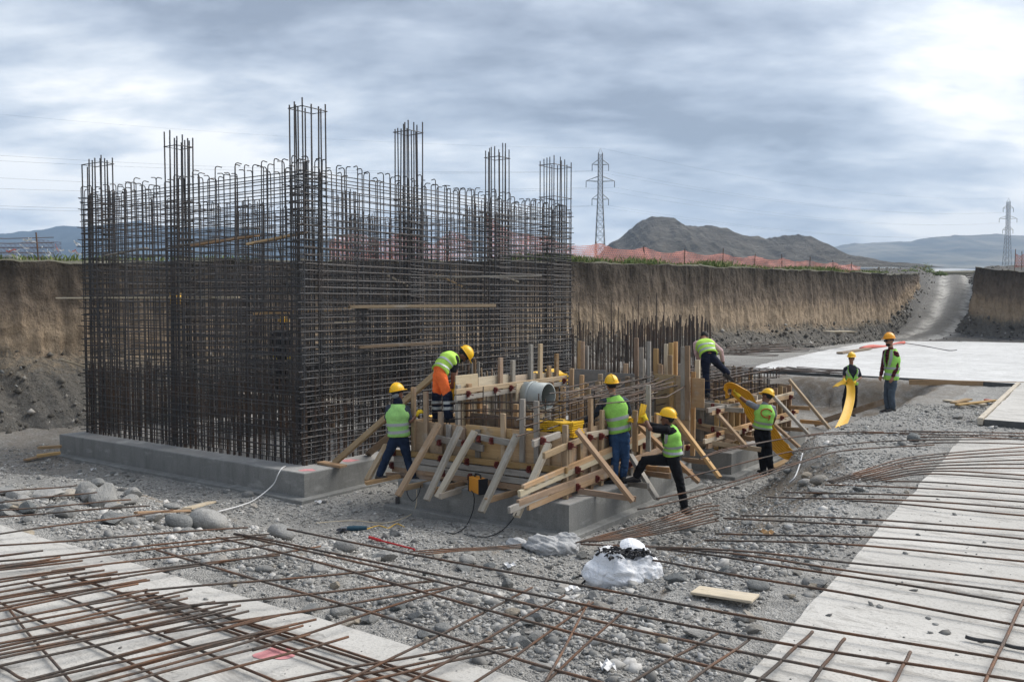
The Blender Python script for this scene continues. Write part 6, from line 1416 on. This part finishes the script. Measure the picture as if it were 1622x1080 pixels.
def lipline(b0, b1, off, n=14, dz=.0):
    out = []
    for b in np.linspace(b0, b1, n): p = AB(float(wall_line(b)) + off, b, float(lip_z(b)) + .12 + dz); out.append(p)
    return out
fence('long red safety net sagging between thin stakes along the top of the earth cut', lipline(19.0, 57, 2.2, 20), lambda s: float(np.interp(s, [0, .04, .10, .25, 1], [1.9, 1.6, 1.05, .9, .62])), 'net', 3.6, .15, 3)
fence('red netting heaped along the cut behind the rebar cage', lipline(12.0, 18.6, 2.6, 10), lambda s: .75 + .55 * abs(math.sin(s * 9.0)), 'net', 2.8, .0, 9)
tf, Xf, bf = fence('thin wire fence hung with torn white and red tape at the far left', [ond(-60, 416, 29), ond(20, 416, 29), ond(109, 415, 29)], lambda s: .78, 'net_l', 2.6, .06, 15, 5)
for i in range(22):
    u, v = rnd(2, 120), rnd(378, 405) if i < 12 else rnd(392, 398); p = ond(u, v, 28.9) - Vector(bf); l = Vector((rnd(.05, .35), rnd(-.03, .03), rnd(-.28, .12))); mb = MB(); s = Vector((0, 0, rnd(.03, .06))); V = []
    for k in range(5): V.append([p + l * k / 4 + Vector((0, .02 * math.sin(k * 2), .03 * math.sin(k * 1.7 + i))) - s * .5, p + l * k / 4 + Vector((0, .02 * math.sin(k * 2 + 1), .03 * math.sin(k * 1.7 + i))) + s * .5])
    mb.loft(V, False, False); mb.build('tape', M['white_pvc'] if i % 5 else M['net_roll'], tf)
fence('short piece of red net standing at the top of the cut at the far right', [ond(1607, 424, 62), ond(1622, 423, 62), ond(1660, 424, 62)], lambda s: 1.05, 'net', .7, .1, 21)
def pylon(label, u, dist, zb, v_top):
    x = (u - 811) / F * dist; zt = 3.5 + (480 - v_top) / F * dist; H = zt - zb; t = thing('power_pylon', label, 'pylon', (x, dist, zb), 'pylons of the power line'); k = H / 38.0
    wd = lambda h: (1.75 - 1.05 * min(1, h / 24)) * k if h < 24 else (.70 - .10 * (h - 24) / 14) * k
    c4 = lambda h: [Vector((sx * wd(h), sy * wd(h), h * k)) for sx, sy in ((-1, -1), (1, -1), (1, 1), (-1, 1))]
    for i in range(4): mb = MB(); mb.tube([c4(h)[i] for h in (0, 8, 16, 24, 31, 36.5)], .11 * k, 4); mb.build('leg', M['lattice'], t)
    br = MB(); hs = [0]; 
    while hs[-1] < 36: hs.append(hs[-1] + max(1.25, 1.9 * wd(hs[-1]) / k))
    for h0, h1 in zip(hs, hs[1:]):
        if h1 > 36.6: break
        A_, B_ = c4(h0), c4(h1)
        for i in range(4):
            j = (i + 1) % 4; br.tube([A_[i], B_[j]], .055 * k, 3, False); br.tube([A_[j], B_[i]], .055 * k, 3, False); br.tube([B_[i], B_[j]], .05 * k, 3, False)
    tag(br.build('bracing', M['lattice'], t), kind='stuff'); ends = []
    for h, l in ((33.0, 2.5), (28.0, 4.3), (22.6, 2.5)):
        mb = MB(); w = wd(h)
        for s in (-1, 1):
            tip = Vector((s * l * k, 0, (h + .15) * k))
            for sy in (-1, 1):
                mb.tube([Vector((s * w, sy * w, h * k)), tip], .08 * k, 4); mb.tube([Vector((s * w, sy * w, (h + 1.5) * k)), tip], .07 * k, 4)
        arm = mb.build('crossarm', M['lattice'], t)
        for s in (-1, 1):
            tip = Vector((s * l * k, 0, (h + .1) * k)); mb = MB(); mb.tube([tip, tip - UP * 1.9 * k], .10 * k, 5); mb.build('insulator', M['rebar_dark'], arm); ends.append(Vector((x, dist, zb)) + tip - UP * 1.9 * k)
    mb = MB(); mb.tube([Vector((-.6 * k, 0, 36.5 * k)), Vector((0, 0, 38 * k)), Vector((.6 * k, 0, 36.5 * k))], .09 * k, 4); mb.build('peak', M['lattice'], t); ends.append(Vector((x, dist, zb + 38 * k)))
    return ends
e1 = pylon('lattice power pylon standing behind the red net, left of the rocky hill', 950, 270, 12.2, 237)
e2 = pylon('smaller lattice power pylon before the pale mountains at the right edge', 1593, 440, 16.5, 315)
def line_(p, q, sag, r, label='thin power line sagging toward the lattice pylon', grp='power lines between the pylons'):
    P = [p.lerp(q, s) - UP * sag * 4 * s * (1 - s) for s in np.linspace(0, 1, 24)]; mb = MB(); mb.tube(P, r, 4); o = mb.build('power_line', M['rebar_dark'], None); tag(o, label, 'power line', grp)
lv = (236, 246, 273, 293, 320, 326, 166)
for e, v0 in zip(e1, lv): line_(ond(-160, v0, 190), e, 2.0, .011 if v0 == 166 else .018)
for a, b in zip(e1, e2): line_(a, b, 5.0, .014)
# grass along the lip
def grass(label_name, spots, n, hmin, hmax, seed):
    rg = random.Random(seed); V, Fc, T = [], [], []
    for i in range(n):
        b, off, dens = rg.choice(spots); b += rg.uniform(-1.2, 1.2); p = AB(float(wall_line(b)) + off + rg.uniform(-.35, .9), b, float(lip_z(b)) + .06); h_ = rg.uniform(hmin, hmax) * dens; w = .017; a = rg.uniform(0, 6.3); l = Vector((rg.uniform(-.4, .4), rg.uniform(-.4, .4), 1)) * h_; s = Vector((math.cos(a), math.sin(a), 0)) * w
        k = len(V); V += [p - s, p + s, p + l * .6 + s * .7 + Vector((0, 0, .0)), p + l + Vector((l.x * .5, l.y * .5, -.02))]; Fc += [(k, k + 1, k + 2), (k, k + 2, k + 3)]; T += [i % 97 / 97.0] * 4
    o = link(label_name, np_mesh(label_name, np.array([v_[:] for v_ in V]), np.array(Fc), False, {'tone': np.array(T)}), M['grass']); tag(o, kind='stuff')
t = NT('wild_grass', .8, .2); k = t.attr('tone'); M['grass'] = t.done(t.ramp(k, [(0, (.075, .115, .03)), (.5, (.14, .19, .06)), (.85, (.22, .25, .09)), (1, (.32, .28, .14))]))
sp = []
for b in np.arange(19.5, 56, .3):
    d_ = float(vnoise(np.array(b * .55), np.array(2.2), 4)) * (1.2 if b < 34 else .75)
    sp += [(b, rnd(.05, 1.0), .35 + 1.1 * d_ * rnd(.5, 1.1))] * int(1 + 9 * max(0, d_ - .25))
grass('grass', sp, 7500, .07, .34, 3); grass('grass', [(b, .5, .7) for b in np.arange(-8, 8, .5)], 1800, .10, .34, 5)
def bush(label, c, r, n, seed):
    rg = random.Random(seed); t = thing('bush', label, 'bush', c, 'low bushes at the top of the ramp'); V, Fc, T = [], [], []; mb = MB()
    for i in range(7):
        d = Vector((rg.uniform(-1, 1), rg.uniform(-1, 1), rg.uniform(.5, 1.1))).normalized(); mb.tube([Vector((0, 0, -.1)), d * r * .5, d * r * .9], [.04, .025, .01], 5)
    mb.build('stem', M['wood_brown'], t)
    for i in range(n):
        d = Vector((rg.gauss(0, 1), rg.gauss(0, 1), abs(rg.gauss(0, .7)))).normalized(); p = d * r * (.35 + .65 * rg.random() ** .5) * (1 + .35 * math.sin(d.x * 5 + seed) * math.sin(d.y * 4)); p.x *= 1.35; p.z *= .9
        s = rg.uniform(.05, .11); x = Vector((rg.uniform(-1, 1), rg.uniform(-1, 1), rg.uniform(-1, 1))).normalized() * s; y = x.orthogonal() * .55; k = len(V); V += [p - x, p + y, p + x, p - y]; Fc.append((k, k + 1, k + 2, k + 3)); T += [rg.random() * .8] * 4
    link('foliage', np_mesh('foliage', np.array([v_[:] for v_ in V]), np.array(Fc), False, {'tone': np.array(T)}), M['grass'], t); return t
for u, v, d_, r_, lb in ((1462, 432, 96, 1.0, 'low dark green bush at the top of the dirt ramp, tallest one'), (1444, 434, 92, .6, 'small green bush left of the tallest one at the ramp top'), (1430, 436, 92, .55, 'leftmost small bush at the ramp top'), (1490, 436, 98, .5, 'flat small bush right of the tallest one at the ramp top')):
    bush(lb, ond(u, v, d_), r_, 520, int(u))
# small litter
GL = 'scraps of plastic litter on the gravel'
for u, v, m_, lb in ((131, 790, 'white_pvc', 'torn white packaging scrap among the boulders of the left pile'), (148, 746, 'white_pvc', 'clear plastic scrap on the bare ground before the long footing'), (906, 938, 'white_pvc', 'flat white chip on the gravel left of the white bag'), (806, 899, 'white_pvc', 'small white scrap on the gravel above the long bar'), (1564, 641, 'blue_rag', 'pale blue rag on the gravel near the upper right slab'), (1215, 848, 'wood', 'small orange wood chip between the bars on the right gravel'), (504, 798, 'white_pvc', 'white plastic thread on the ground between the footings'), (962, 1062, 'white_pvc', 'pale flat stone chip near the bottom edge')):
    M.setdefault('blue_rag', simple('blue_rag', (.35, .50, .70), .8)); p = on_ground(u, v); mb = MB(); s = rnd(.05, .09); V = [[Vector((x * s, y * s * .7, .012 + .025 * math.sin(x * 3 + y * 5 + u))) for x in np.linspace(-1, 1, 5)] for y in np.linspace(-1, 1, 4)]; mb.loft(V, False, False); o = mb.build('litter', M[m_], None); o.location = p + UP * .03; o.rotation_euler = (0, 0, rnd(0, 6)); tag(o, lb, 'scrap', GL)
mb = MB(); mb.loft([[Vector((math.cos(q) * r_, math.sin(q) * r_, h_)) for q in np.linspace(0, 6.283, 16, endpoint=False)] for r_, h_ in ((.10, 0), (.125, .24), (.118, .24), (.095, .02))]); o = mb.build('bucket', M['yellow_pvc'], None, True); o.location = onb(278, 482, .55); tag(o, 'yellow bucket behind the bars in the left side of the cage', 'bucket')
